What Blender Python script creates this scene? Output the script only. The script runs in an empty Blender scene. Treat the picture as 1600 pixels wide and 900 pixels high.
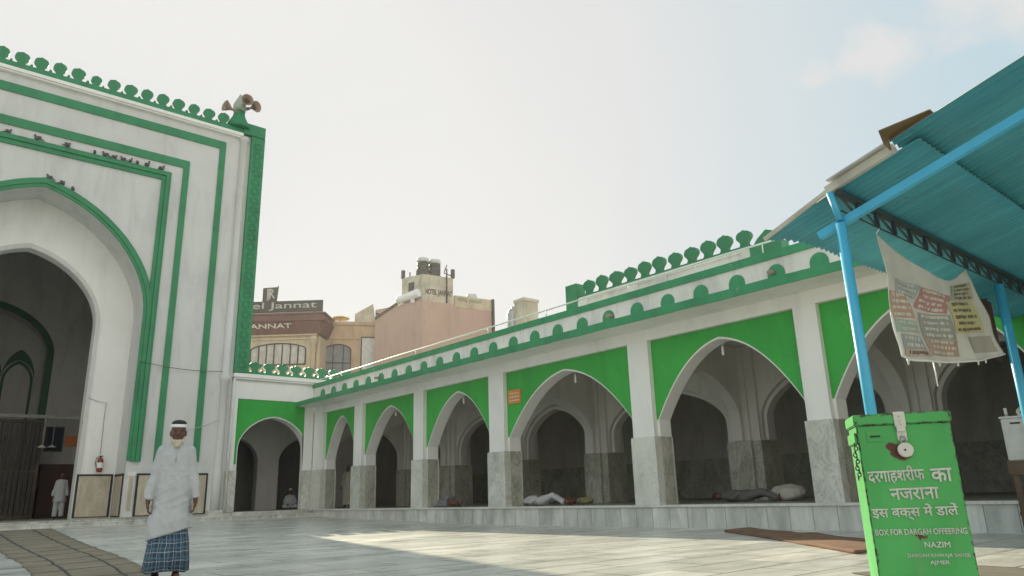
import bpy, bmesh, math, random
from mathutils import Vector, Matrix, noise
random.seed(7)
S = bpy.context.scene
COL = S.collection
R = math.radians

# ------------------------------------------------------------------ camera, sky, sun, exposure
cam = bpy.data.cameras.new('camera'); cam.sensor_width = 36; cam.lens = 25.643; cam.clip_end = 2000; cam.clip_start = .05
co = bpy.data.objects.new('camera', cam); COL.objects.link(co)
m3 = Matrix(((0.763, -0.156, -0.627), (-0.645, -0.227, -0.730), (-0.028, 0.961, -0.274)))
cz = m3.col[2].normalized(); cx = (m3.col[0] - m3.col[0].dot(cz) * cz).normalized(); cy = cz.cross(cx)
co.matrix_world = Matrix(((cx.x, cy.x, cz.x, 0), (cx.y, cy.y, cz.y, 0), (cx.z, cy.z, cz.z, .76), (0, 0, 0, 1)))
S.camera = co
SUN_AZ, SUN_EL = 13.0, 25.2
W = bpy.data.worlds.new('World'); S.world = W; W.use_nodes = True
wn = W.node_tree; wn.nodes.clear()
def wnode(t, **k):
    n = wn.nodes.new(t)
    for a, b in k.items(): setattr(n, a, b)
    return n
sky = wnode('ShaderNodeTexSky', sky_type='NISHITA', sun_disc=False, sun_elevation=R(SUN_EL), sun_rotation=R(SUN_AZ))
sky.air_density = 1.3; sky.dust_density = 4.0; sky.ozone_density = 1.2; sky.altitude = 400
bg = wnode('ShaderNodeBackground'); out = wnode('ShaderNodeOutputWorld')
bg.inputs['Strength'].default_value = .064
# hazy bright sky: thin high cloud over the clear-sky model, whiter towards the sun
tc = wnode('ShaderNodeTexCoord')
mp = wnode('ShaderNodeMapping'); mp.inputs['Scale'].default_value = (1.6, 1.6, 4.5); mp.inputs['Location'].default_value = (.35, .1, .0)
nz = wnode('ShaderNodeTexNoise'); nz.inputs['Scale'].default_value = 1.7; nz.inputs['Detail'].default_value = 6; nz.inputs['Roughness'].default_value = .55
dt = wnode('ShaderNodeVectorMath', operation='DOT_PRODUCT'); dt.inputs[1].default_value = (math.sin(R(SUN_AZ)) * math.cos(R(SUN_EL)), math.cos(R(SUN_AZ)) * math.cos(R(SUN_EL)), math.sin(R(SUN_EL)))
glow = wnode('ShaderNodeMapRange'); glow.inputs['From Min'].default_value = .50; glow.inputs['From Max'].default_value = .84
cl = wnode('ShaderNodeMapRange'); cl.inputs['From Min'].default_value = .56; cl.inputs['From Max'].default_value = .70; cl.inputs['To Max'].default_value = .55
ad = wnode('ShaderNodeMath', operation='MAXIMUM')
hc = wnode('ShaderNodeMix', data_type='RGBA'); hc.inputs['A'].default_value = (5.2, 6.9, 7.7, 1); hc.inputs['B'].default_value = (7.75, 7.75, 7.7, 1)
hz = wnode('ShaderNodeMix', data_type='RGBA'); hz.inputs['Factor'].default_value = .93
L_ = wn.links.new
L_(tc.outputs['Generated'], mp.inputs['Vector']); L_(mp.outputs[0], nz.inputs['Vector']); L_(tc.outputs['Generated'], dt.inputs[0])
L_(dt.outputs['Value'], glow.inputs['Value']); L_(nz.outputs['Fac'], cl.inputs['Value']); L_(glow.outputs[0], ad.inputs[0]); L_(cl.outputs[0], ad.inputs[1])
bk = wnode('ShaderNodeMapRange'); bk.inputs['From Min'].default_value = .12; bk.inputs['From Max'].default_value = -.35   # added brighter sky opposite the sun, out of view, to fill the facades
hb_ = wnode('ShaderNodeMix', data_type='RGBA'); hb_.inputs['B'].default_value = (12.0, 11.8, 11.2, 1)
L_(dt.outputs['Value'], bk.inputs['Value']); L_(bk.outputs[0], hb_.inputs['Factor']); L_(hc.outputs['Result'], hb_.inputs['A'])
# one soft cumulus bank high on the right
cd = wnode('ShaderNodeVectorMath', operation='SUBTRACT'); cd.inputs[1].default_value = (.820, .315, .482); L_(tc.outputs['Generated'], cd.inputs[0])
cs = wnode('ShaderNodeMapping'); cs.inputs['Rotation'].default_value = (R(-9), 0, 0); cs.inputs['Scale'].default_value = (2.4, 4.2, 17); L_(cd.outputs[0], cs.inputs['Vector'])
cle = wnode('ShaderNodeVectorMath', operation='LENGTH'); L_(cs.outputs[0], cle.inputs[0])
n2 = wnode('ShaderNodeTexNoise'); n2.inputs['Scale'].default_value = 16; n2.inputs['Detail'].default_value = 6; L_(tc.outputs['Generated'], n2.inputs['Vector'])
c1 = wnode('ShaderNodeMath', operation='MULTIPLY_ADD'); c1.inputs[1].default_value = 1.6; L_(n2.outputs['Fac'], c1.inputs[0]); L_(cle.outputs['Value'], c1.inputs[2])
c2 = wnode('ShaderNodeMapRange', interpolation_type='SMOOTHSTEP'); c2.inputs['From Min'].default_value = 1.65; c2.inputs['From Max'].default_value = .85; c2.inputs['To Max'].default_value = 1.0; L_(c1.outputs[0], c2.inputs['Value'])
ad2 = wnode('ShaderNodeMath', operation='MAXIMUM'); L_(ad.outputs[0], ad2.inputs[0]); L_(c2.outputs[0], ad2.inputs[1])
cd3 = wnode('ShaderNodeVectorMath', operation='SUBTRACT'); cd3.inputs[1].default_value = (.85, .13, .525); L_(tc.outputs['Generated'], cd3.inputs[0])
cs3 = wnode('ShaderNodeMapping'); cs3.inputs['Scale'].default_value = (3, 6, 12); L_(cd3.outputs[0], cs3.inputs['Vector'])
cl3 = wnode('ShaderNodeVectorMath', operation='LENGTH'); L_(cs3.outputs[0], cl3.inputs[0])
c13 = wnode('ShaderNodeMath', operation='MULTIPLY_ADD'); c13.inputs[1].default_value = 1.3; L_(n2.outputs['Fac'], c13.inputs[0]); L_(cl3.outputs['Value'], c13.inputs[2])
c23 = wnode('ShaderNodeMapRange', interpolation_type='SMOOTHSTEP'); c23.inputs['From Min'].default_value = 1.75; c23.inputs['From Max'].default_value = .95; c23.inputs['To Max'].default_value = 1.0; L_(c13.outputs[0], c23.inputs['Value'])
ad3 = wnode('ShaderNodeMath', operation='MAXIMUM'); L_(ad2.outputs[0], ad3.inputs[0]); L_(c23.outputs[0], ad3.inputs[1])
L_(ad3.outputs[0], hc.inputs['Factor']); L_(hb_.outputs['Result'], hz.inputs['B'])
mn = wnode('ShaderNodeMix', data_type='RGBA', blend_type='DARKEN'); mn.inputs['Factor'].default_value = 1; mn.inputs['B'].default_value = (11, 11, 11, 1)
L_(sky.outputs[0], mn.inputs['A']); L_(mn.outputs['Result'], hz.inputs['A']); L_(hz.outputs['Result'], bg.inputs['Color']); L_(bg.outputs[0], out.inputs[0])
sl = bpy.data.lights.new('sun', 'SUN'); sl.energy = 4.8; sl.angle = R(.6); sl.color = (1, .89, .66)
so = bpy.data.objects.new('sun', sl); COL.objects.link(so)
sd = Vector((math.sin(R(SUN_AZ)) * math.cos(R(SUN_EL)), math.cos(R(SUN_AZ)) * math.cos(R(SUN_EL)), math.sin(R(SUN_EL))))
so.rotation_euler = sd.to_track_quat('Z', 'Y').to_euler(); so.location = (0, 0, 60)
S.view_settings.view_transform = 'Standard'; S.view_settings.look = 'None'; S.view_settings.exposure = 0.65; S.view_settings.gamma = 1
S.render.engine = 'CYCLES'; S.cycles.use_denoising = True; S.cycles.max_bounces = 8; S.cycles.diffuse_bounces = 5
S.cycles.sample_clamp_indirect = 8

# ------------------------------------------------------------------ materials
def srgb(r, g, b):
    f = lambda c: (c / 255 / 12.92) if c / 255 <= .04045 else ((c / 255 + .055) / 1.055) ** 2.4
    return (f(r), f(g), f(b), 1)
class NT:
    def __init__(s, name):
        s.m = bpy.data.materials.new(name); s.m.use_nodes = True; s.t = s.m.node_tree; s.b = s.t.nodes['Principled BSDF']
        s.tc = s.t.nodes.new('ShaderNodeTexCoord')
    def n(s, t, **k):
        x = s.t.nodes.new(t)
        for a, b in k.items(): setattr(x, a, b)
        return x
    def l(s, a, b): s.t.links.new(a, b)
    def noise(s, scale, stretch=(1, 1, 1), detail=5, rough=.55, dist=0, src='Object'):
        mp = s.n('ShaderNodeMapping'); mp.inputs['Scale'].default_value = stretch
        s.l(s.tc.outputs[src], mp.inputs['Vector'])
        n = s.n('ShaderNodeTexNoise'); n.inputs['Scale'].default_value = scale; n.inputs['Detail'].default_value = detail
        n.inputs['Roughness'].default_value = rough; n.inputs['Distortion'].default_value = dist
        s.l(mp.outputs[0], n.inputs['Vector']); return n.outputs['Fac']
    def ramp(s, fac, stops):
        r = s.n('ShaderNodeValToRGB'); e = r.color_ramp.elements
        while len(e) < len(stops): e.new(.5)
        for x, (p, c) in zip(e, stops):
            x.position = p; x.color = c if isinstance(c, tuple) else (c, c, c, 1)
        s.l(fac, r.inputs[0]); return r.outputs[0]
    def mix(s, fac, a, b, blend='MIX'):
        x = s.n('ShaderNodeMix', data_type='RGBA', blend_type=blend)
        for v, k in ((fac, 'Factor'), (a, 'A'), (b, 'B')):
            if isinstance(v, (int, float)): x.inputs[k].default_value = v
            elif isinstance(v, tuple): x.inputs[k].default_value = v
            else: s.l(v, x.inputs[k])
        return x.outputs['Result']
    def math(s, op, a, b=0.0):
        x = s.n('ShaderNodeMath', operation=op)
        for v, k in ((a, 0), (b, 1)):
            if isinstance(v, (int, float)): x.inputs[k].default_value = v
            else: s.l(v, x.inputs[k])
        return x.outputs[0]
    def bump(s, h, strength=.2, dist=.02):
        x = s.n('ShaderNodeBump'); x.inputs['Strength'].default_value = strength; x.inputs['Distance'].default_value = dist
        s.l(h, x.inputs['Height']); s.l(x.outputs[0], s.b.inputs['Normal'])
    def done(s, col, rough=.6, metal=0):
        if isinstance(col, tuple): s.b.inputs['Base Color'].default_value = col
        else: s.l(col, s.b.inputs['Base Color'])
        if isinstance(rough, (int, float)): s.b.inputs['Roughness'].default_value = rough
        else: s.l(rough, s.b.inputs['Roughness'])
        s.b.inputs['Metallic'].default_value = metal
        return s.m
def paint(name, col, dark=.75, scale=1.2, rough=.6, streak=.25, metal=0, spot=None):
    t = NT(name)
    a = t.ramp(t.noise(scale, (1, 1, 1)), [(.3, dark), (.65, 1.0)])
    b = t.ramp(t.noise(1.1, (1.6, 1.6, .35), 7, .62, .6), [(.30, 1 - streak), (.52, 1.0)])
    b2 = t.ramp(t.noise(3.2, (1.5, 1.5, .12), 5, .55, .3), [(.22, 1 - streak * .8), (.36, 1.0)]); b = t.mix(1.0, b, b2, 'MULTIPLY')
    c = t.mix(1.0, a, b, 'MULTIPLY'); c = t.mix(1.0, c, col, 'MULTIPLY')
    if spot:
        k = t.ramp(t.noise(5.0, (1, 1, .6), 8, .7), [(.64, 0.0), (.70, 1.0)])
        c = t.mix(k, c, spot)
    t.bump(t.noise(40, detail=3), .08, .01)
    return t.done(c, rough, metal)
M = {}
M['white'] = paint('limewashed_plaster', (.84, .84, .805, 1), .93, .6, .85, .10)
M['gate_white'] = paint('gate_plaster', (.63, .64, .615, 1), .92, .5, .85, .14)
M['white_old'] = paint('stained_plaster', (.74, .735, .69, 1), .80, 1.1, .85, .25, spot=(.36, .36, .32, 1))
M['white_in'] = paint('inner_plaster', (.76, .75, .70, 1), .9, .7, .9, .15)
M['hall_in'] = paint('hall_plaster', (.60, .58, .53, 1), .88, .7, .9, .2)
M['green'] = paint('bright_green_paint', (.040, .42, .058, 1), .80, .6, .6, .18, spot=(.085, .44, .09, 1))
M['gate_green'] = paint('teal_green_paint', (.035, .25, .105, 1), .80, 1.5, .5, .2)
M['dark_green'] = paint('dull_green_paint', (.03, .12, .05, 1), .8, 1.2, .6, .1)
M['trim_green'] = paint('trim_green_paint', (.035, .29, .12, 1), .8, 2.0, .5, .22, spot=(.22, .36, .25, 1))
M['green_dull'] = M['trim_green']
M['blue'] = paint('sky_blue_paint', (.07, .45, .68, 1), .85, 3, .4, .1)
M['dark_steel'] = paint('dark_painted_steel', (.035, .055, .06, 1), .7, 3, .5, .1)
M['cream'] = paint('cream_trim', (.62, .58, .48, 1), .7, 2, .6, .2)
M['brown_metal'] = paint('brown_tin', (.20, .135, .055, 1), .7, 4, .5, .2)
M['tan'] = paint('tan_render', (.56, .40, .25, 1), .80, .7, .85, .25)
M['cream_wall'] = paint('cream_render', (.62, .52, .35, 1), .8, .6, .85, .22)
M['pink'] = paint('pink_render', (.53, .365, .285, 1), .90, .25, .9, .10)
M['tower'] = paint('weathered_render', (.60, .55, .42, 1), .65, .8, .9, .35, spot=(.2, .17, .12, 1))
M['sign_black'] = paint('black_signboard', (.022, .020, .018, 1), .7, 2, .5, .1)
M['maroon'] = paint('maroon_band', (.17, .065, .045, 1), .7, 1.2, .6, .2)
M['tank'] = paint('black_tank', (.03, .025, .02, 1), .6, 3, .5, .3)
M['grey_white'] = paint('grey_white_paint', (.62, .62, .58, 1), .8, 3, .5, .2)
M['text_grey'] = paint('grey_lettering', (.50, .48, .42, 1), .7, 3, .6, .1)
M['text_cream'] = paint('cream_lettering', (.72, .69, .58, 1), .8, 4, .6, .1)
M['box_letter'] = paint('worn_cream_lettering', (.66, .66, .56, 1), .74, 14, .6, .1)
M['text_brown'] = paint('brown_lettering', (.10, .05, .035, 1), .7, 4, .7, .1)
M['text_green'] = paint('faded_green_lettering', (.24, .30, .22, 1), .7, 4, .7, .1)
M['glass_curtain'] = paint('curtained_glass', (.55, .53, .45, 1), .75, 1.5, .25, .3)
M['glass_grey'] = paint('grey_glass', (.20, .21, .20, 1), .7, 1.5, .15, .2)
M['frame_dark'] = paint('dark_frame', (.035, .03, .025, 1), .8, 3, .5, .1)
M['yellow'] = paint('yellow_paint', (.72, .55, .07, 1), .8, 4, .5, .1)
M['wood'] = paint('brown_wood', (.115, .075, .045, 1), .5, 3, .6, .4)
M['rust_wood'] = paint('red_brown_board', (.085, .032, .016, 1), .7, 2, .6, .2)
M['screen'] = paint('dark_brown_screen', (.075, .062, .045, 1), .55, 1.5, .6, .4)
M['steel'] = paint('stainless_steel', (.50, .50, .50, 1), .8, 4, .38, .15, metal=.55)
M['orange'] = paint('orange_plate', (.75, .26, .06, 1), .8, 8, .5, .1)
M['red'] = paint('red_enamel', (.26, .03, .025, 1), .8, 6, .4, .1)
M['bulb_white'] = paint('white_bulb', (.85, .85, .82, 1), .95, 6, .25, .02)
M['black'] = paint('black_rubber', (.02, .02, .02, 1), .8, 6, .5, .1)
M['pigeon'] = paint('pigeon_plumage', (.13, .125, .12, 1), .5, 30, .7, .1)
M['speaker'] = paint('weathered_horn', (.36, .27, .20, 1), .6, 6, .6, .3)
M['speaker_in'] = paint('horn_throat', (.16, .13, .10, 1), .6, 6, .7, .1)
M['finial'] = paint('pale_finial', (.40, .46, .38, 1), .7, 5, .6, .2)
M['skin'] = paint('dark_brown_skin', (.125, .052, .030, 1), .8, 20, .5, .05)
M['hair'] = paint('black_hair', (.012, .011, .010, 1), .7, 40, .7, .1)
M['beard'] = paint('pale_beard', (.62, .55, .40, 1), .75, 60, .9, .1)
M['cloth_white'] = paint('white_cotton', (.50, .515, .51, 1), .86, 5, .9, .10)
M['cloth_cream'] = paint('cream_cotton', (.58, .56, .48, 1), .85, 6, .9, .08)
M['cloth_grey'] = paint('grey_cloth', (.17, .165, .16, 1), .7, 6, .9, .1)
M['cloth_blue'] = paint('blue_cloth', (.03, .06, .28, 1), .7, 8, .9, .1)
M['cloth_red'] = paint('rust_red_cloth', (.15, .05, .035, 1), .7, 8, .9, .1)
M['cloth_yellow'] = paint('mustard_cloth', (.26, .23, .10, 1), .6, 8, .9, .1)
M['plain_white'] = paint('white_gloss', (.80, .80, .77, 1), .93, 3, .4, .05)
M['sign_blue'] = paint('dark_picture', (.03, .05, .07, 1), .6, 9, .2, .05)

def marble(name, base, dark, vein, stretch=(1, 1, 1), scale=1.4, rough=.35, contrast=.5, stain=None):
    t = NT(name)
    a = t.ramp(t.noise(scale, stretch, 8, .62, 1.2), [(.35, dark), (.62, base)])
    v = t.noise(scale * 1.7, stretch, 9, .6, 2.5)
    v = t.math('ABSOLUTE', t.math('SUBTRACT', v, .5))
    v = t.ramp(v, [(.0, contrast), (.035, 0.0)])
    c = t.mix(v, a, vein)
    if stain:
        k = t.ramp(t.noise(1.7, (1, 1, .7), 7, .7), [(.55, 0.0), (.75, .8)])
        c = t.mix(k, c, stain)
    return t.done(c, rough)
M['dado'] = marble('veined_marble_cladding', (.70, .695, .635, 1), (.56, .56, .50, 1), (.36, .37, .33, 1), (1, 1, .7), .9, .35, .38)
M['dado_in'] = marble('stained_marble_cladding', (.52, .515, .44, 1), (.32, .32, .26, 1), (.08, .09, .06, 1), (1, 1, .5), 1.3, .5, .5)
M['dado_stained'] = marble('mould_stained_marble', (.64, .64, .58, 1), (.46, .46, .41, 1), (.14, .15, .12, 1), (1, 1, .7), 1.6, .5, .5, stain=(.10, .12, .09, 1))
M['panel_marble'] = marble('beige_marble_panel', (.52, .47, .36, 1), (.40, .345, .25, 1), (.26, .22, .16, 1), (1.6, 1.6, .35), 1.6, .35, .5)
M['dado_dirty'] = marble('dirty_marble', (.66, .66, .60, 1), (.50, .505, .45, 1), (.18, .19, .16, 1), (1, 1, .7), 1.2, .45, .42, stain=(.25, .26, .21, 1))
def plinth_mat():
    t = NT('plinth_slabs')
    br = t.n('ShaderNodeTexBrick'); mp = t.n('ShaderNodeMapping'); mp.inputs['Rotation'].default_value = (0, 0, 0)
    sep = t.n('ShaderNodeSeparateXYZ'); cmb = t.n('ShaderNodeCombineXYZ'); t.l(t.tc.outputs['Object'], sep.inputs[0])
    t.l(t.math('ADD', sep.outputs['Y'], sep.outputs['X']), cmb.inputs['X']); t.l(t.math('ADD', sep.outputs['Z'], .03), cmb.inputs['Y'])
    t.l(cmb.outputs[0], br.inputs['Vector'])
    br.inputs['Scale'].default_value = 1; br.inputs['Brick Width'].default_value = .47; br.inputs['Row Height'].default_value = .6; br.inputs['Mortar Size'].default_value = .006
    br.inputs['Color1'].default_value = (.60, .61, .56, 1); br.inputs['Color2'].default_value = (.78, .78, .72, 1); br.inputs['Mortar'].default_value = (.22, .22, .19, 1); br.inputs['Bias'].default_value = 0
    v = t.ramp(t.noise(2.2, (1.6, 1.6, .5), 7, .6, .8), [(.3, .70), (.62, 1.04)])
    c = t.mix(1.0, br.outputs['Color'], v, 'MULTIPLY')
    c = t.mix(1.0, c, t.ramp(t.noise(.9, (1, 1, .4), 7, .65, .4), [(.3, .66), (.62, 1.02)]), 'MULTIPLY')
    w = t.ramp(t.noise(1.1, (1.4, 1.4, .05), 3), [(.62, 0.0), (.74, .55)])
    c = t.mix(w, c, (.42, .26, .15, 1))
    return t.done(c, .42)
M['plinth'] = plinth_mat()
def floor_mat():
    t = NT('courtyard_marble_slabs')
    br = t.n('ShaderNodeTexBrick'); t.l(t.tc.outputs['Object'], br.inputs['Vector'])
    br.inputs['Scale'].default_value = 1; br.inputs['Brick Width'].default_value = 1.25; br.inputs['Row Height'].default_value = .62; br.inputs['Mortar Size'].default_value = .013
    br.inputs['Color1'].default_value = (.56, .56, .51, 1); br.inputs['Color2'].default_value = (.74, .725, .66, 1); br.inputs['Mortar'].default_value = (.21, .20, .165, 1)
    a = t.ramp(t.noise(.9, (.4, 1.7, 1), 8, .62, .9), [(.34, .74), (.60, 1.04)])
    b = t.ramp(t.noise(.22, (1, 1, 1), 3), [(.35, .90), (.65, 1.04)])
    f = t.ramp(t.noise(4.0, (.25, 2.6, 1), 6, .6, 1.5), [(.38, .84), (.56, 1.0)])
    c = t.mix(1.0, br.outputs['Color'], a, 'MULTIPLY'); c = t.mix(1.0, c, b, 'MULTIPLY'); c = t.mix(1.0, c, f, 'MULTIPLY')
    k = t.ramp(t.noise(1.6, (.5, 1.2, 1), 5), [(.60, 0.0), (.72, .35)])
    c = t.mix(k, c, (.50, .40, .27, 1))
    r = t.ramp(t.noise(1.4, (.6, 1.4, 1), 6), [(.3, .22), (.7, .42)])
    return t.done(c, r)
M['floor'] = floor_mat()
def jute_mat():
    t = NT('jute_matting')
    w = t.noise(60, (1, .25, 1), 3); a = t.ramp(t.noise(1.5, (1, 1, 1), 6), [(.3, (.20, .165, .115, 1)), (.7, (.31, .26, .185, 1))])
    c = t.mix(1.0, a, t.ramp(w, [(.3, .75), (.7, 1.1)]), 'MULTIPLY')
    uv = t.n('ShaderNodeSeparateXYZ'); t.l(t.tc.outputs['UV'], uv.inputs[0])
    wob = t.math('MULTIPLY', t.math('SUBTRACT', t.noise(.9, detail=3), .5), .05)
    u = t.math('ADD', uv.outputs['X'], wob)
    for p, wd in ((.27, .012), (.74, .012)):
        d = t.math('ABSOLUTE', t.math('SUBTRACT', u, p)); c = t.mix(t.ramp(d, [(wd, 1.0), (wd * 1.8, 0.0)]), c, (.055, .05, .042, 1))
    vv = t.math('FRACT', t.math('ADD', uv.outputs['Y'], t.math('MULTIPLY', wob, .8)))
    d = t.math('ABSOLUTE', t.math('SUBTRACT', vv, .5)); c = t.mix(t.ramp(d, [(.04, .85), (.06, 0.0)]), c, (.06, .052, .042, 1))
    t.bump(w, .4, .006)
    return t.done(c, .95)
M['jute'] = jute_mat()
M['carpet'] = paint('brown_carpet', (.21, .115, .07, 1), .7, 2.5, .95, .1)
M['grey_mat'] = paint('grey_doormat', (.17, .155, .12, 1), .7, 4, .95, .1)
def roof_mat():
    t = NT('teal_roof_sheet')
    a = t.ramp(t.noise(.9, (1.2, .5, 1), 6), [(.3, (.036, .25, .315, 1)), (.7, (.065, .36, .43, 1))])
    k = t.ramp(t.noise(5, (1, .35, 1), 7, .7), [(.62, 0.0), (.70, .7)])
    a = t.mix(1.0, a, t.ramp(t.noise(2.0, (5.5, .25, 1), 5), [(.25, .84), (.6, 1.05)]), 'MULTIPLY')
    return t.done(t.mix(k, a, (.09, .10, .075, 1)), .5)
M['roof'] = roof_mat()
def box_mat():
    t = NT('chipped_green_box_paint')
    a = t.ramp(t.noise(3, (1, 1, .6), 6), [(.3, (.045, .34, .06, 1)), (.7, (.08, .47, .11, 1))])
    d = t.ramp(t.noise(1.8, (1, 1, .8), 5), [(.35, (.045, .25, .06, 1)), (.65, (.10, .47, .13, 1))]); a = t.mix(.4, a, d)
    a = t.mix(t.ramp(t.noise(2.2, (3, 1, .5), 6, .65), [(.56, 0.0), (.74, .35)]), a, (.16, .30, .13, 1))
    sep = t.n('ShaderNodeSeparateXYZ'); t.l(t.tc.outputs['Object'], sep.inputs[0])
    n1 = t.noise(16, detail=6, rough=.7)
    for (u, z, r) in ((.225, .975, .055), (.20, .99, .04), (.255, .955, .05), (.288, 1.06, .018), (.275, .44, .018), (.30, .433, .016), (.255, .447, .012)):
        dx = t.math('SUBTRACT', sep.outputs['X'], u); dz = t.math('SUBTRACT', sep.outputs['Z'], z)
        d = t.math('SQRT', t.math('ADD', t.math('MULTIPLY', dx, dx), t.math('MULTIPLY', dz, dz)))
        d = t.math('ADD', d, t.math('MULTIPLY', t.math('SUBTRACT', n1, .5), .085))
        a = t.mix(t.ramp(d, [(r * .8, 1.0), (r, 0.0)]), a, (.10, .022, .012, 1))
    k = t.ramp(t.noise(9, (1, 1, 1), 8, .75), [(.68, 0.0), (.72, .9)]); a = t.mix(k, a, (.10, .045, .025, 1))
    x, z = sep.outputs['X'], sep.outputs['Z']
    e = t.math('MINIMUM', t.math('MINIMUM', t.math('ABSOLUTE', x), t.math('ABSOLUTE', t.math('SUBTRACT', x, .565))), t.math('MINIMUM', t.math('ABSOLUTE', t.math('SUBTRACT', z, 1.212)), t.math('ABSOLUTE', t.math('SUBTRACT', z, 1.145))))
    e = t.math('ADD', e, t.math('MULTIPLY', t.math('SUBTRACT', t.noise(22, (1, 1, 1), 6, .7), .40), .10))
    fy = t.ramp(t.math('ADD', sep.outputs['Y'], .02), [(.040, 1.0), (.048, 0.0)])
    a = t.mix(t.math('MULTIPLY', fy, t.ramp(e, [(.010, .95), (.015, 0.0)])), a, (.05, .03, .02, 1))
    t.bump(t.noise(9, detail=4), .25, .01)
    return t.done(a, .5)
M['box'] = box_mat()
def plaid_mat(name, base, l1, l2, freq=11):
    t = NT(name)
    uv = t.n('ShaderNodeSeparateXYZ'); t.l(t.tc.outputs['UV'], uv.inputs[0])
    c = t.mix(t.ramp(t.noise(14, detail=4), [(.3, 0.0), (.7, .5)]), base, tuple(x * .5 for x in base[:3]) + (1,))
    for ch in ('X', 'Y'):
        wv = t.math('MULTIPLY', t.math('SUBTRACT', t.noise(7 if ch == 'X' else 8.3, detail=3), .5), .045)
        f = t.math('FRACT', t.math('MULTIPLY', t.math('ADD', uv.outputs[ch], wv), freq))
        c = t.mix(t.ramp(f, [(.0, 0.0), (.42, 0.0), (.5, .55), (.62, .55), (.70, 0.0)]), c, l1)
        c = t.mix(t.ramp(f, [(.10, 0.0), (.15, .55), (.19, .55), (.25, 0.0)]), c, l2)
    return t.done(c, .9)
M['plaid'] = plaid_mat('blue_check_cotton', (.035, .06, .10, 1), (.10, .20, .26, 1), (.46, .50, .52, 1))
M['plaid_grey'] = plaid_mat('grey_check_blanket', (.12, .13, .14, 1), (.22, .24, .24, 1), (.42, .43, .42, 1), 8)
def banner_mat():
    t = NT('faded_vinyl')
    a = t.ramp(t.noise(2.0, (1, 1, 1), 5), [(.3, (.56, .54, .46, 1)), (.7, (.70, .68, .60, 1))])
    m = t.done(a, .6)
    t.b.inputs['Transmission Weight'].default_value = 0
    return m
M['banner'] = banner_mat()
for nm, c in dict(b_salmon=(.56, .33, .24), b_red=(.52, .22, .20), b_grey=(.33, .325, .285), b_green=(.36, .45, .36), b_yellow=(.60, .54, .24), b_pale=(.40, .41, .39), b_slate=(.34, .37, .36), b_brown=(.45, .29, .21), b_olive=(.45, .43, .28), b_tan=(.44, .39, .31), b_strip=(.56, .42, .35)).items():
    M[nm] = paint('banner_' + nm[2:], tuple(x * .92 + .06 for x in c) + (1,), .88, 3, .6, .10)
M['text_faded'] = paint('faded_brown_lettering', (.22, .17, .11, 1), .7, 4, .7, .1)

# ------------------------------------------------------------------ mesh helpers
def V(*a): return Vector(a)
def face(bm, pts): 
    try: return bm.faces.new([bm.verts.new(p) for p in pts])
    except ValueError: return None
def box(bm, x0, x1, y0, y1, z0, z1, mi=0):
    v = [bm.verts.new((x, y, z)) for z in (z0, z1) for y in (y0, y1) for x in (x0, x1)]
    for f in ((0, 2, 3, 1), (4, 5, 7, 6), (0, 1, 5, 4), (2, 6, 7, 3), (0, 4, 6, 2), (1, 3, 7, 5)):
        bm.faces.new([v[i] for i in f]).material_index = mi
def prism(bm, pts, o, u, v, d, side_mi=None):
    """polygon pts (2d) in frame o + u*a + v*b, extruded along vector d"""
    o, u, v, d = Vector(o), Vector(u), Vector(v), Vector(d)
    a = [bm.verts.new(o + u * p[0] + v * p[1]) for p in pts]; b = [bm.verts.new(x.co + d) for x in a]
    n = len(pts); fs = [bm.faces.new(a), bm.faces.new(b[::-1])]
    for i in range(n):
        f = bm.faces.new((a[i], b[i], b[(i + 1) % n], a[(i + 1) % n]))
        if side_mi is not None: f.material_index = side_mi
    for f in fs[:2]: f.normal_update()
    bmesh.ops.triangulate(bm, faces=fs[:2], ngon_method='EAR_CLIP')
def tube(bm, pts, r, seg=8, caps=True, r1=None):
    pts = [Vector(p) for p in pts]; rings = []
    for i, p in enumerate(pts):
        t = (pts[min(i + 1, len(pts) - 1)] - pts[max(i - 1, 0)]).normalized()
        up = Vector((0, 0, 1)) if abs(t.z) < .9 else Vector((1, 0, 0))
        a = t.cross(up).normalized(); b = t.cross(a)
        rr = r if r1 is None else r + (r1 - r) * i / (len(pts) - 1)
        rings.append([bm.verts.new(p + (a * math.cos(k * 2 * math.pi / seg) + b * math.sin(k * 2 * math.pi / seg)) * rr) for k in range(seg)])
    for A, B in zip(rings, rings[1:]):
        for k in range(seg): bm.faces.new((A[k], A[(k + 1) % seg], B[(k + 1) % seg], B[k])).smooth = True
    if caps: bm.faces.new(rings[0][::-1]); bm.faces.new(rings[-1])
def beam(bm, p0, p1, w, h, up=(0, 0, 1)):
    p0, p1 = Vector(p0), Vector(p1); t = (p1 - p0).normalized(); a = t.cross(Vector(up)).normalized(); b = a.cross(t)
    v = [bm.verts.new(p + a * sx * w / 2 + b * sy * h / 2) for p in (p0, p1) for sx, sy in ((-1, -1), (1, -1), (1, 1), (-1, 1))]
    for f in ((0, 1, 2, 3), (7, 6, 5, 4), (0, 4, 5, 1), (1, 5, 6, 2), (2, 6, 7, 3), (3, 7, 4, 0)): bm.faces.new([v[i] for i in f])
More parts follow.
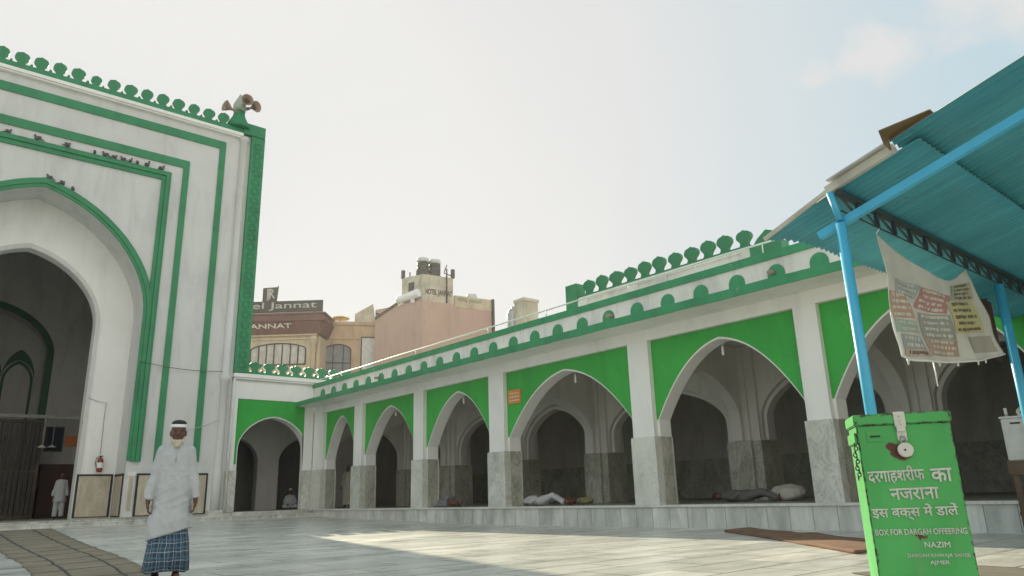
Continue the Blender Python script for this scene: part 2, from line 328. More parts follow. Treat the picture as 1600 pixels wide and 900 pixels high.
def lathe(bm, prof, c=(0, 0, 0), seg=16, axis=None, caps=True):
    """prof: (r, h) list along axis"""
    c = Vector(c); ax = Vector(axis or (0, 0, 1)).normalized()
    up = Vector((0, 0, 1)) if abs(ax.z) < .9 else Vector((1, 0, 0))
    a = ax.cross(up).normalized(); b = ax.cross(a); rings = []
    for r, h in prof:
        rings.append([bm.verts.new(c + ax * h + (a * math.cos(k * 2 * math.pi / seg) + b * math.sin(k * 2 * math.pi / seg)) * max(r, 1e-4)) for k in range(seg)])
    for A, B in zip(rings, rings[1:]):
        for k in range(seg): bm.faces.new((A[k], A[(k + 1) % seg], B[(k + 1) % seg], B[k])).smooth = True
    if caps: bm.faces.new(rings[0][::-1]); bm.faces.new(rings[-1])
def ell(bm, c, r, rot=None, seg=14, rings=9):
    mat = Matrix.Translation(Vector(c)) @ (rot.to_4x4() if rot else Matrix()) @ Matrix.Diagonal((r[0], r[1], r[2], 1))
    bmesh.ops.create_uvsphere(bm, u_segments=seg, v_segments=rings, radius=1, matrix=mat)
def cap(bm, p0, r0, p1, r1, seg=12):
    p0, p1 = Vector(p0), Vector(p1)
    tube(bm, [p0, p1], r0, seg, True, r1); ell(bm, p0, (r0,) * 3, None, seg, 8); ell(bm, p1, (r1,) * 3, None, seg, 8)
def finish_mesh(bm, name):
    bmesh.ops.recalc_face_normals(bm, faces=bm.faces)
    me = bpy.data.meshes.new(name); bm.to_mesh(me); bm.free(); return me
def obj(name, bm, mats, parent=None, world=True, **props):
    """link one mesh object; with world=True the mesh is in world coordinates and its parent sits unrotated"""
    me = finish_mesh(bm, name) if isinstance(bm, bmesh.types.BMesh) else bm
    for m in (mats if isinstance(mats, (list, tuple)) else [mats]): me.materials.append(m if not isinstance(m, str) else M[m])
    o = bpy.data.objects.new(name, me); COL.objects.link(o)
    if parent:
        if world:
            off = Vector(parent.location); p = parent.parent
            while p: off += Vector(p.location); p = p.parent
            me.transform(Matrix.Translation(-off))
        o.parent = parent
    for k, v in props.items(): o[k] = v
    return o
def tag(o, label, cat, group=None, kind=None):
    o['label'] = label; o['category'] = cat
    if group: o['group'] = group
    if kind: o['kind'] = kind
    return o
def thing(name, label, cat, loc=(0, 0, 0), rz=0, group=None):
    o = bpy.data.objects.new(name, None); COL.objects.link(o); o.empty_display_size = .2
    o.location = loc; o.rotation_euler = (0, 0, rz); return tag(o, label, cat, group)
def recenter(o):
    """put a one-mesh thing's origin at its own base"""
    vs = [v.co for v in o.data.vertices]
    c = Vector(((min(v.x for v in vs) + max(v.x for v in vs)) / 2, (min(v.y for v in vs) + max(v.y for v in vs)) / 2, min(v.z for v in vs)))
    o.data.transform(Matrix.Translation(-c)); o.location = c; return o
def copy_part(o, parent, loc):
    c = o.copy(); COL.objects.link(c); c.parent = parent; c.location = loc; return c
def copy_thing(o, loc, rz=0, label=None):
    c = o.copy(); COL.objects.link(c); c.location = loc; c.rotation_euler = (0, 0, rz)
    if label: c['label'] = label
    for ch in o.children:
        k = ch.copy(); COL.objects.link(k); k.parent = c
        for g in ch.children:
            q = g.copy(); COL.objects.link(q); q.parent = k
    return c
NB = bmesh.new
def remeshed(bm, voxel, smooth=4, disp=None):
    """union of closed shapes -> one continuous surface"""
    bmesh.ops.recalc_face_normals(bm, faces=bm.faces)
    me = bpy.data.meshes.new('tmp'); bm.to_mesh(me); bm.free()
    o = bpy.data.objects.new('tmp', me); COL.objects.link(o)
    r = o.modifiers.new('r', 'REMESH'); r.mode = 'VOXEL'; r.voxel_size = voxel
    if smooth:
        s = o.modifiers.new('s', 'SMOOTH'); s.iterations = smooth; s.factor = .5
    dg = bpy.context.evaluated_depsgraph_get(); dg.update()
    res = bpy.data.meshes.new_from_object(o.evaluated_get(dg))
    bpy.data.objects.remove(o); bpy.data.meshes.remove(me)
    if disp:
        ns = [v.normal.copy() for v in res.vertices]
        for v, n in zip(res.vertices, ns): v.co += n * disp(v.co)
    for p in res.polygons: p.use_smooth = True
    return res
def text_mesh(body, width, height=None, bold=.0, depth=.0015):
    """flat lettering in the xy plane, thickened outwards by bold (a share of the letter size), depth thick"""
    c = bpy.data.curves.new('t', 'FONT'); c.body = body; c.size = 1; c.resolution_u = 3
    c.bevel_depth = max(bold, .004); c.bevel_resolution = 0
    o = bpy.data.objects.new('t', c); COL.objects.link(o)
    dg = bpy.context.evaluated_depsgraph_get(); dg.update()
    me = bpy.data.meshes.new_from_object(o.evaluated_get(dg)); bpy.data.objects.remove(o); bpy.data.curves.remove(c)
    xs = [v.co.x for v in me.vertices]; ys = [v.co.y for v in me.vertices]; zs = [v.co.z for v in me.vertices]
    x0, x1, y0, y1 = min(xs), max(xs), min(ys), max(ys); z0, z1 = min(zs), max(zs)
    s = width / (x1 - x0); sy = (height / (y1 - y0)) if height else s; sz = depth / max(z1 - z0, 1e-6)
    bm = NB(); bm.from_mesh(me); bpy.data.meshes.remove(me)
    for v in bm.verts: v.co = Vector(((v.co.x - x0) * s, (v.co.y - y0) * sy, (v.co.z - z0) * sz))
    return bm
def put(bm, o, u, v, n=None):
    """move text from its xy plane to frame o,u,v"""
    u, v = Vector(u), Vector(v); n = u.cross(v)
    bm.transform(Matrix(((u.x, v.x, n.x, o[0]), (u.y, v.y, n.y, o[1]), (u.z, v.z, n.z, o[2]), (0, 0, 0, 1)))); return bm
def arch(c, hw, zb, zs, za, k=.2, n=14, kind='e'):
    P = []
    if zb < zs: P.append((c - hw, zb))
    for i in range(2 * n + 1):
        s = -math.cos(math.pi * i / (2 * n)) if kind == 'e' else -1 + i / n
        a = abs(s)
        f = k * (1 - a) + (1 - k) * math.sqrt(max(0, 1 - a * a)) if kind == 'e' else 1 - .2 * a - .8 * a ** 2.2
        P.append((c + s * hw, zs + (za - zs) * f))
    if zb < zs: P.append((c + hw, zb))
    return P
def wall_pts(u0, u1, z0, z1, arches):
    P = [(u0, z0)]
    for a in arches: P += a
    return P + [(u1, z0), (u1, z1), (u0, z1)]
def band_pts(outer, inner): return outer + inner[::-1]
def ground_z(y): return 0 if y < 14 else .22 * (min(y, 29) - 14) ** 1.6 / 14 ** 1.6
XZ = dict(u=(1, 0, 0), v=(0, 0, 1)); YZ = dict(u=(0, 1, 0), v=(0, 0, 1))

# ------------------------------------------------------------------ ground and floors
bm = NB(); box(bm, -110, 170, -110, 170, -.6, -.03); obj('ground', bm, paint('dusty_ground', (.26, .23, .18, 1), .7, .3, .9, .1), kind='structure')
bm = NB(); ys = [-30, 0] + [14 + i for i in range(0, 17)]
for y0, y1 in zip(ys, ys[1:]):
    face(bm, [(-30, y0, ground_z(y0)), (13.6, y0, ground_z(y0)), (13.6, y1, ground_z(y1)), (-30, y1, ground_z(y1))])
bmesh.ops.remove_doubles(bm, verts=bm.verts, dist=1e-5)
obj('courtyard_floor', bm, 'floor', kind='structure')
bm = NB(); box(bm, -20, 13.30, 27.35, 28.20, .0, .335)
for i in range(70):   # chipped nosing
    x = -8 + i * .3 + random.random() * .1; box(bm, x, x + .12 + .2 * random.random(), 27.33 - .02 * random.random(), 27.40, .30 + .006 * random.random(), .338 + .008 * random.random())
obj('gate_step', bm, 'plinth', kind='structure')

# thin sunlit air between the court and the town
HAZE = .0008
bm = NB(); box(bm, -115, 175, -115, 175, -1.6, 29)
hm = bpy.data.materials.new('thin_haze'); hm.use_nodes = True; ht = hm.node_tree; ht.nodes.clear()
hv = ht.nodes.new('ShaderNodeVolumePrincipled'); hv.inputs['Density'].default_value = HAZE; hv.inputs['Color'].default_value = (.92, .93, .92, 1); hv.inputs['Anisotropy'].default_value = .45
ho_ = ht.nodes.new('ShaderNodeOutputMaterial'); ht.links.new(hv.outputs[0], ho_.inputs['Volume'])
obj('haze', bm, hm, kind='stuff')

def mat_mesh(L, Rr, th, uvlen=1.25, sub=10, wav=.012):
    bm = NB(); uvl = bm.loops.layers.uv.new('UVMap'); rows = []; d = 0; prev = None
    def at(P, t):
        k = t * (len(P) - 1); i = min(int(k), len(P) - 2); return Vector(P[i]).lerp(Vector(P[i + 1]), k - i)
    N = 60
    for j in range(N + 1):
        a, b = at(L, j / N), at(Rr, j / N)
        if prev: d += (a - prev).length
        prev = a; row = []
        for i in range(sub + 1):
            p = a.lerp(b, i / sub)
            e = .03 * noise.noise((p.x * 1.7, p.y * 1.7, i * 3)) if i in (0, sub) else 0
            z = ground_z(p.y) + th + wav * (noise.noise((p.x * 1.5, p.y * 1.5, 0)) + .5)
            row.append((bm.verts.new((p.x + e, p.y, max(z, ground_z(p.y) + .004))), (i / sub, d / uvlen)))
        rows.append(row)
    for A, B in zip(rows, rows[1:]):
        for i in range(sub):
            q = (A[i], A[i + 1], B[i + 1], B[i]); f = bm.faces.new([x[0] for x in q]); f.smooth = True
            for lp, x in zip(f.loops, q): lp[uvl].uv = x[1]
    g = bmesh.ops.extrude_face_region(bm, geom=bm.faces[:])
    for x in g['geom']:
        if isinstance(x, bmesh.types.BMVert): x.co.z = ground_z(x.co.y) + .002
    return bm
tag(obj('jute_mat', mat_mesh([(1.5, 9.0), (1.64, 11.0), (1.85, 13.6), (2.0, 17.5), (2.35, 26.3)], [(2.52, 9.0), (2.95, 11.7), (3.25, 14.2), (3.6, 18.2), (4.3, 26.5)], .014), 'jute'),
    'long beige jute runner with dark seams leading to the white gate', 'floor mat')
tag(obj('carpet_runner', mat_mesh([(8.75, 4.25), (10.8, 6.6), (12.2, 8.35)], [(10.35, 4.4), (10.95, 5.2), (12.3, 7.1), (13.2, 8.45)], .02, wav=.03), 'carpet'),
    'brown carpet laid diagonally in front of the arcade steps', 'carpet')
tag(obj('door_mat', mat_mesh([(5.9, 1.6), (6.3, 2.4), (6.85, 3.4)], [(7.75, .9), (7.9, 2.2), (8.05, 2.75)], .01, wav=.004), 'grey_mat'),
    'grey brown mat on the floor behind the green donation box', 'floor mat')

# ------------------------------------------------------------------ the white gate
GC = 2.95; GY = 28.3
gate = thing('mosque_gate', 'tall white gate building with green bands and a pointed arch', 'gate building', (GC, GY, .0))
fr = dict(o=(0, GY, 0), **XZ)
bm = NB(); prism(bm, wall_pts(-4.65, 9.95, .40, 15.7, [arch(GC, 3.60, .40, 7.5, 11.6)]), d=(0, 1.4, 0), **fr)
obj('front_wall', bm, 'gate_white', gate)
bm = NB(); prism(bm, wall_pts(-4.6, 10.5, .40, 14.9, [arch(GC, 2.37, .40, 7.2, 9.72, .18)]), d=(0, .5, 0), o=(0, GY + 1.402, 0), **XZ)
iw = obj('inner_wall', bm, 'white', gate)
bm = NB(); prism(bm, band_pts(arch(GC, 2.50, 1.9, 7.2, 9.90, .18), arch(GC, 2.38, 1.9, 7.2, 9.73, .18)), d=(0, -.03, 0), o=(0, GY + 1.4, 0), **XZ)
obj('arch_moulding', bm, 'gate_white', iw)
bm = NB()
box(bm, -4.65, -4.15, 30.2, 40.6, .4, 15.6); box(bm, 10.05, 10.55, 30.2, 40.6, .4, 15.6); box(bm, -4.1, 10.0, 40.1, 40.6, .4, 15.6)
obj('side_wall', bm, 'gate_white', gate)
bm = NB(); box(bm, -4.1, 10.0, 30.22, 40.08, 12.2, 12.5); box(bm, -4.64, 10.54, 29.72, 40.58, 15.605, 15.69); obj('roof', bm, 'white_in', gate)
bm = NB(); box(bm, -4.7, 10.0, 28.22, 40.1, .0, .395); obj('floor_slab', bm, 'dado_in', gate)
# dim hall behind the arch
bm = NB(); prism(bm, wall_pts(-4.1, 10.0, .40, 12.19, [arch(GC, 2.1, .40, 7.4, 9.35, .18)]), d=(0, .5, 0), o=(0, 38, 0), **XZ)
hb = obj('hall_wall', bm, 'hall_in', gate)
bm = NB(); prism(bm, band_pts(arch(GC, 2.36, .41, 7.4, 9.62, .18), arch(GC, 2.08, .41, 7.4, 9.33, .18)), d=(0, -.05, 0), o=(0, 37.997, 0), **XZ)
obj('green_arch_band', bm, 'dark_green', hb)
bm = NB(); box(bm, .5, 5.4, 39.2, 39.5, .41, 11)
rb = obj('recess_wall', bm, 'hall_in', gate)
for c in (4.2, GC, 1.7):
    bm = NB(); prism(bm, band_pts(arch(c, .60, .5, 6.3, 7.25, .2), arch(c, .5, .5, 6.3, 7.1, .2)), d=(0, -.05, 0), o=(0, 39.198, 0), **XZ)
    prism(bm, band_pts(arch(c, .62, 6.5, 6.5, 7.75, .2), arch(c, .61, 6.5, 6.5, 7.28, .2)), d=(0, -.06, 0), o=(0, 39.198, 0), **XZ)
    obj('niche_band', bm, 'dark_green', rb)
bm = NB(); box(bm, -4.1, 9.98, 36.9, 37.1, 4.5, 4.64); obj('rail_beam', bm, 'grey_white', gate)
bm = NB(); box(bm, 5.35, 6.9, 37.3, 37.96, .41, 2.62)
for i in range(5): box(bm, 5.33, 6.92, 37.28, 37.33, .5 + i * .45, .56 + i * .45)
tag(obj('shelf_unit', bm, 'rust_wood'), 'low dark wooden cupboard at the back of the gate hall', 'cupboard')
scr = thing('wooden_screen', 'tall dark brown slatted screen standing inside the gate arch', 'screen', (3.2, 36, .4))
bm = NB()
for i in range(34): box(bm, -1.0 + i * .175, -.86 + i * .175, 35.96, 36.04, .55, 4.2)
obj('slat_panel', bm, 'screen', scr)
bm = NB(); box(bm, -1.05, 5.0, 35.9, 36.1, 4.2, 4.32); box(bm, -1.05, 5.0, 35.9, 36.1, .40, .54); box(bm, -1.05, 5.0, 35.92, 36.08, 2.2, 2.3); box(bm, 4.93, 5.06, 35.9, 36.1, .54, 4.2)
obj('screen_frame', bm, 'wood', scr)
pf = thing('picture_frame', 'dark framed picture on the dim hall wall inside the gate', 'picture', (5.85, 37.9, 3.4))
bm = NB(); box(bm, 5.42, 6.12, 37.93, 37.995, 3.2, 4.25); obj('frame', bm, 'frame_dark', pf)
bm = NB(); box(bm, 5.50, 6.04, 37.915, 37.928, 3.28, 4.17); obj('picture', bm, 'sign_blue', pf)
bm = NB(); box(bm, 6.2, 6.75, 37.95, 37.995, 3.42, 3.9); tag(obj('notice_board', bm, 'orange'), 'small orange notice on the dim wall beside the framed picture', 'notice')
pl = thing('pendant_lamp', 'white pendant lamp on a thin rod in the gate hall', 'pendant lamp', (5.55, 36.8, 3.3))
bm = NB(); tube(bm, [(5.55, 36.8, 4.5), (5.55, 36.8, 3.38)], .018); obj('rod', bm, 'grey_white', pl)
bm = NB(); lathe(bm, [(.03, .12), (.05, .10), (.16, .03), (.17, 0)], (5.55, 36.8, 3.28)); obj('lamp_shade', bm, 'plain_white', pl)
pl2 = copy_thing(pl, (5.02, 35.6, 3.2), 0, 'white lamp hanging beside the edge of the brown screen')
# green bands on the face
def u_band(xo, xi, zo, zi, zb, proud):
    return [(2 * GC - xo, zb), (2 * GC - xi, zb), (2 * GC - xi, zi), (xi, zi), (xi, zb), (xo, zb), (xo, zo), (2 * GC - xo, zo)]
for xo, xi, zo, zi, pr in ((8.95, 8.72, 15.13, 14.80, .05), (7.62, 7.40, 13.88, 13.56, .05), (6.98, 6.66, 13.22, 12.86, .07)):
    bm = NB(); prism(bm, u_band(xo, xi, zo, zi, 2.27, pr), d=(0, -pr, 0), o=(0, GY - .002, 0), **XZ)
    if xo < 7: 
        prism(bm, u_band(xo - .07, xi + .14, zo - .07, zi + .17, 2.275, .1), d=(0, -.05, 0), o=(0, GY - .073, 0), **XZ)
    obj('green_band', bm, 'gate_green', gate)
bm = NB(); prism(bm, band_pts(arch(GC, 3.90, 2.3, 7.5, 11.92), arch(GC, 3.585, 2.3, 7.5, 11.58)), d=(0, -.055, 0), o=(0, GY - .001, 0), **XZ)
prism(bm, band_pts(arch(GC, 3.84, 2.4, 7.5, 11.86), arch(GC, 3.70, 2.4, 7.5, 11.71)), d=(0, -.03, 0), o=(0, GY - .056, 0), **XZ)
obj('arch_band', bm, 'gate_green', gate)
# corner column, pier, pedestal
for sgn in (1, -1):
    X = lambda x: GC + sgn * (x - GC)
    bm = NB(); lathe(bm, [(.17, .45), (.17, 1.9), (.14, 2.0), (.14, 5.25), (.19, 5.3), (.19, 5.5), (.14, 5.55), (.14, 15.35), (.2, 15.4), (.2, 15.55)], (X(9.66), GY - .03, 0), 14)
    obj('corner_column', bm, 'gate_white', gate)
    bm = NB(); x0, x1 = sorted((X(9.952), X(10.52))); box(bm, x0, x1, 28.18, 29.9, 5.66, 15.72)
    for i in range(24):
        for rr in (.17, .10):
            c = Vector((X(10.24), 28.178, 5.95 + i * .405)); tube(bm, [c + Vector((math.cos(a) * rr, 0, math.sin(a) * rr)) for a in [k * math.pi / 8 for k in range(17)]], .014, 5, False)
    obj('green_pier', bm, 'gate_green', gate)
    x0, x1 = sorted((X(9.58), X(10.5))); bm = NB(); box(bm, x0, x1, 28.14, 29.9, 15.722, 16.22); obj('pier_block', bm, 'gate_green', gate)
    bm = NB(); lathe(bm, [(.50, -.05), (.45, .14), (.27, .50), (.22, .70), (.25, .76)], (X(9.42), 28.42, 16.2 - .2), 12); fin = obj('finial', bm, 'gate_green', gate)
    bm = NB(); lathe(bm, [(.20, .76), (.27, .88), (.27, 1.05), (.20, 1.24), (.10, 1.44), (.03, 1.6)], (X(9.42), 28.42, 16.0), 12); obj('finial_tip', bm, 'finial', fin)
    if sgn == -1:
        x0, x1 = sorted((X(9.952), X(10.54))); bm = NB(); box(bm, x0, x1, 28.3, 29.9, .4, 5.655); obj('pier_base', bm, 'white', gate)
bm = NB(); box(bm, 2 * GC - 9.57, 9.57, 28.16, 28.298, 15.50, 15.56); box(bm, 2 * GC - 9.57, 9.57, 28.10, 28.297, 15.564, 15.69)
obj('cornice', bm, 'white', gate)
bm = NB(); box(bm, 2 * GC - 9.57, 9.57, 28.18, 28.45, 15.70, 15.93); crest = obj('crest_base', bm, 'gate_green', gate)
HALF = [(.17, 0), (.125, .06), (.11, .13), (.15, .20), (.205, .27), (.222, .34), (.205, .42), (.15, .49), (.05, .525)]
def merlon_mesh(w=1.0, h=1.0, th=.16, mats=('gate_green',), sp=.59, axis='x', peg=True):
    H_ = []   # rounded bulb outline through the control points
    C_ = [HALF[0]] + HALF + [(0, .56)]
    for i in range(1, len(C_) - 1):
        p0, p1, p2, p3 = (Vector(C_[max(0, min(len(C_) - 1, j))]) for j in (i - 1, i, i + 1, i + 2))
        for f in (0, .33, .66):
            q = .5 * ((2 * p1) + (p2 - p0) * f + (2 * p0 - 5 * p1 + 4 * p2 - p3) * f * f + (3 * p1 - p0 - 3 * p2 + p3) * f ** 3); H_.append((max(q.x, .004), q.y))
    bm = NB(); P = [(a * w, b * h) for a, b in H_] + [(0, .56 * h)] + [(-a * w, b * h) for a, b in H_[::-1]]
    fr = dict(o=(0, -th / 2, 0), **XZ) if axis == 'x' else dict(o=(-th / 2, 0, 0), **YZ); d = (0, th, 0) if axis == 'x' else (th, 0, 0)
    si = 1 if len(mats) > 1 else None
    prism(bm, P, d=d, side_mi=si, **fr)
    if peg: prism(bm, [(sp / 2 - .035, 0), (sp / 2 + .035, 0), (sp / 2 + .05, .10 * h), (sp / 2, .17 * h), (sp / 2 - .05, .10 * h)], d=d, side_mi=si, **fr)
    me = finish_mesh(bm, 'merlon')
    for m in mats: me.materials.append(M[m])
    return me
def merlon_row(parent, me, locs, tall=None):
    first = None
    for i, p in enumerate(locs):
        if first is None:
            first = bpy.data.objects.new('merlon', me); COL.objects.link(first); first.parent = parent; first.location = p; o = first
        else: o = copy_part(first, parent, p)
        if tall: o.scale = tall(i)
        o.rotation_euler = (0, R(1.6) * math.sin(i * 7.3 + 1), 0) if abs(p[1]) < 1 else (R(1.6) * math.sin(i * 5.7), 0, 0)
    return first
sp = .5895; x = 8.757; locs = []
while x > -3.0: locs.append((x - GC, .015, 15.90)); x -= sp
merlon_row(gate, merlon_mesh(.98, .98), locs, lambda i: (.8, 1, .86) if i == 8 else (1 + .05 * math.sin(i * 2.3), 1, 1 + .03 * math.sin(i * 5.1)))
# marble dado along the gate foot
def dado_panel(name, x0, x1, y, z0, z1, fw, parent, nrm=-1):
    bm = NB(); box(bm, x0, x1, y - .035, y - .001, z0, z1); f = obj(name, bm, 'black' if fw else 'panel_marble', parent)
    if fw:
        bm = NB(); box(bm, x0 + fw, x1 - fw, y - .05, y - .036, z0 + .03, z1 - fw); obj('marble_slab', bm, 'panel_marble', f)
    return f
for sgn in (1, -1):
    X = lambda a, b: sorted((GC + sgn * (a - GC), GC + sgn * (b - GC)))
    a, b = X(6.92, 9.33); dado_panel('dado_panel', a, b, GY, .44, 1.87, .07, gate)
    a, b = X(5.35, 6.49); dado_panel('dado_panel', a, b, GY + 1.4, .44, 1.90, .07, gate)
    a, b = X(6.60, 6.90); bm = NB(); box(bm, a, b, GY - .06, GY - .001, .42, .56); box(bm, a, b, GY - .06, GY - .001, 1.78, 1.92); box(bm, a + .04, b - .04, GY - .04, GY - .001, .561, 1.779); obj('dado_pilaster', bm, 'white_old', gate)
    bm = NB(); box(bm, a + .08, b - .08, GY - .047, GY - .041, .62, 1.74); obj('dado_inlay', bm, 'panel_marble', gate)
    a, b = X(9.36, 9.9); bm = NB(); box(bm, a, b, GY - .22, GY - .001, .0, .55); obj('column_foot', bm, 'dado_dirty', gate)
    xs = 6.55 if sgn > 0 else 2 * GC - 6.55; a, b = sorted((xs - sgn * .001, xs - sgn * .03))
    bm = NB(); box(bm, a, b, GY + .12, GY + 1.3, .44, 1.88); rvp = obj('reveal_panel', bm, 'black', gate)
    a, b = sorted((xs - sgn * .031, xs - sgn * .045)); bm = NB(); box(bm, a, b, GY + .2, GY + 1.22, .48, 1.80); obj('marble_slab', bm, 'panel_marble', rvp)
# thin drain pipe and cables
bm = NB(); tube(bm, [(9.98, 28.14, .5), (9.98, 28.14, 5.4)], .035, 6); obj('drain_pipe', bm, 'white_old', gate)
cab = [([(6.6 + t / 12 * 2.9, 28.17, 5.75 - .01 * t - .10 * math.sin(math.pi * t / 12)) for t in range(13)], 'dark cable sagging across the green bands on the right of the gate'),
       ([(5.4, 29.66, 4.55), (5.7, 29.66, 4.44), (5.98, 29.66, 4.4), (5.97, 29.66, 3.9), (5.99, 29.66, 2.6)], 'thin cable running down the wall to the fire extinguisher'),
       ([(8.3, 28.16, 3.35), (9.0, 28.15, 3.55), (9.5, 28.1, 3.8)], 'short loose cable slanting up beside the corner column of the gate')]
for pts, lb in cab:
    bm = NB(); tube(bm, pts, .012, 5); tag(obj('cable', bm, 'text_grey' if 'dark' not in lb else 'speaker_in'), lb, 'cable')
# fire extinguisher
fx = thing('fire_extinguisher', 'red fire extinguisher hung on the white wall inside the gate arch', 'fire extinguisher', (6.0, 29.6, 1.95))
bm = NB(); lathe(bm, [(.05, 0), (.095, .02), (.10, .05), (.10, .40), (.075, .46), (.035, .49)], (6.0, 29.57, 1.97), 14); obj('cylinder', bm, 'red', fx)
bm = NB(); lathe(bm, [(.102, .14), (.102, .32)], (6.0, 29.57, 1.97), 14, caps=False); obj('label_band', bm, 'plain_white', fx)
bm = NB(); lathe(bm, [(.03, .49), (.035, .53)], (6.0, 29.57, 1.97), 8); box(bm, 5.93, 6.08, 29.555, 29.585, 2.50, 2.53); obj('valve', bm, 'black', fx)
bm = NB(); tube(bm, [(5.95, 29.57, 2.48), (5.87, 29.57, 2.45), (5.85, 29.57, 2.3), (5.89, 29.55, 2.12)], .016, 6); obj('hose', bm, 'black', fx)
bm = NB(); box(bm, 5.95, 6.05, 29.62, 29.70, 2.2, 2.3); obj('bracket', bm, 'frame_dark', fx)
# loudspeakers on the corner finial
def horn(name, c, d, label):
    t = thing(name, label, 'loudspeaker', c, 0, 'horn loudspeakers on the gate corner')
    bm = NB(); lathe(bm, [(.05, -.34), (.07, -.32), (.07, -.14), (.04, -.12), (.055, 0.0), (.11, .16), (.235, .34), (.25, .34), (.12, .14)], c, 18, d, False); obj('horn', bm, 'speaker', t)
    bm = NB(); lathe(bm, [(.22, .318), (.125, .17), (.06, .16), (.06, .24), (.0, .25)], c, 18, d, False); obj('horn_throat', bm, 'speaker_in', t)
    bm = NB(); tube(bm, [Vector(c) + Vector(d).normalized() * -.2, Vector((9.42, 28.42, c[2] - .08))], .02, 6); obj('mount_arm', bm, 'speaker', t)
horn('loudspeaker', (9.50, 28.0, 17.06), (-.12, -1, -.10), 'middle horn loudspeaker facing the courtyard below the gate finial')
horn('loudspeaker', (9.80, 28.15, 16.98), (.35, -.9, -.1), 'round horn loudspeaker on the right of the gate finial')
horn('loudspeaker', (9.06, 28.25, 16.70), (-1, -.25, .10), 'slim horn loudspeaker seen side on, left of the gate finial')
# pigeons on the gate
bm = NB(); ell(bm, (0, 0, .10), (.065, .13, .07), Matrix.Rotation(R(25), 3, 'X')); ell(bm, (0, -.10, .20), (.035, .042, .04)); cap(bm, (0, -.07, .13), .045, (0, -.10, .19), .03); cap(bm, (0, .10, .06), .035, (0, .22, .01), .018); cap(bm, (0, -.13, .195), .012, (0, -.16, .19), .004); cap(bm, (-.02, 0, .06), .012, (-.02, 0, .0), .01); cap(bm, (.02, 0, .06), .012, (.02, 0, .0), .01)
pm = remeshed(bm, .014, 2); pm.materials.append(M['pigeon']); pig = None
def zarch(dx): 
    a = abs(dx) / 3.9; return 7.5 + 4.42 * (.2 * (1 - a) + .8 * math.sqrt(1 - a * a))
BND = 'pigeons lined up on the top green band'
plist = [(x, 28.24, 13.222, BND, 'dark pigeon in the row on the straight green band of the gate') for x in (1.65, 2.52, 3.42, 4.3, 4.66, 4.95, 5.26, 5.50, 5.74, 6.08, 6.6)]
plist += [(GC + dx, 28.27, zarch(dx) - .005, 'pigeons perched at the arch tip', 'dark pigeon perched beside the pointed tip of the green arch') for dx in (.10, .50, .84)]
for x, y, z, g, lb in plist:
    if pig is None: o = pig = bpy.data.objects.new('pigeon', pm); COL.objects.link(o)
    else: o = pig.copy(); COL.objects.link(o)
    o.location = (x, y, z); o.rotation_euler = (0, 0, random.choice([R(80), R(-85), R(20), R(150)]) + random.uniform(-.4, .4)); s = random.uniform(.72, .95); o.scale = (s, s, s)
    tag(o, lb, 'pigeon', g)

# ------------------------------------------------------------------ wing beside the gate (one arch facing the camera)
wing = thing('arcade_wing', 'short white wing with one green framed arch beside the gate', 'building', (11.8, GY, 0))
AW = 11.74
bm = NB(); prism(bm, wall_pts(10.0, 13.42, .47, 5.40, [arch(AW, 1.38, .47, 2.75, 4.0, .12)]), d=(0, .5, 0), o=(0, GY + .03, 0), **XZ); obj('arch_wall', bm, 'white', wing)
bm = NB(); prism(bm, wall_pts(10.2, 12.98, 2.2, 4.65, [arch(AW, 1.42, 2.2, 2.75, 4.05, .12)]), d=(0, -.02, 0), o=(0, GY + .028, 0), **XZ); obj('spandrel', bm, 'green', wing)
bm = NB(); box(bm, 9.96, 10.196, GY - .10, GY + .03, 1.95, 5.30); box(bm, 12.985, 13.36, GY - .02, GY + .028, 1.97, 4.66); box(bm, 10.2, 13.3, GY - .02, GY + .026, 4.66, 5.30); obj('wall_frame', bm, 'white', wing)
for a in ((9.93, 10.32, GY - .13, GY + .02, .475, 1.94), (12.96, 13.33, GY - .05, GY + .02, .475, 1.96)):
    bm = NB(); box(bm, *a); obj('dado', bm, 'dado_stained' if a[0] < 11 else 'dado_dirty', wing)
bm = NB(); box(bm, 10.0, 13.9, GY - .12, GY + .53, 5.405, 5.47); box(bm, 9.96, 13.9, GY - .18, GY + .53, 5.474, 5.62); obj('cornice', bm, 'white', wing)
bm = NB(); box(bm, 9.93, 13.345, GY - .1, GY + .6, .0, .465); obj('plinth', bm, 'plinth', wing)
bm = NB(); box(bm, 10.55, 15.2, GY + .0, GY + .18, 5.624, 5.74); obj('crest_base', bm, 'gate_green', wing)
merlon_row(wing, merlon_mesh(1.08, .74, .1, ('gate_green', 'plain_white'), .57), [(10.82 + i * .57 - 11.8, .09, 5.735) for i in range(8)])
# ------------------------------------------------------------------ the long arcade
AX = 13.4
arc = thing('arcade_building', 'long white arcade with bright green spandrels and marble pillars', 'building', (AX, 12, 0))
PIL = [(27.42, 28.27), (24.28, 24.9), (20.25, 20.83), (16.12, 16.8), (10.78, 11.40), (6.6, 7.08), (2.65, 3.15), (-1.4, -.9), (-5.1, -4.6)]
bm = NB(); box(bm, 13.30, 25, -6, 28.19, -.02, .42); box(bm, 13.7, 25, 28.6, 36, -.02, .42); obj('plinth', bm, 'plinth', arc)
bm = NB(); box(bm, 13.26, 13.7, -6, 28.19, .425, .475); obj('plinth_nosing', bm, 'dado', arc)
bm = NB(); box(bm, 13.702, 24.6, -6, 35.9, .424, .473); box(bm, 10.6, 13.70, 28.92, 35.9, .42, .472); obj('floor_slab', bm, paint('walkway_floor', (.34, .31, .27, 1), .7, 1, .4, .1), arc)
bm = NB(); box(bm, 13.40, 13.95, -6, 28.3, 4.19, 4.468); obj('beam', bm, 'white', arc)
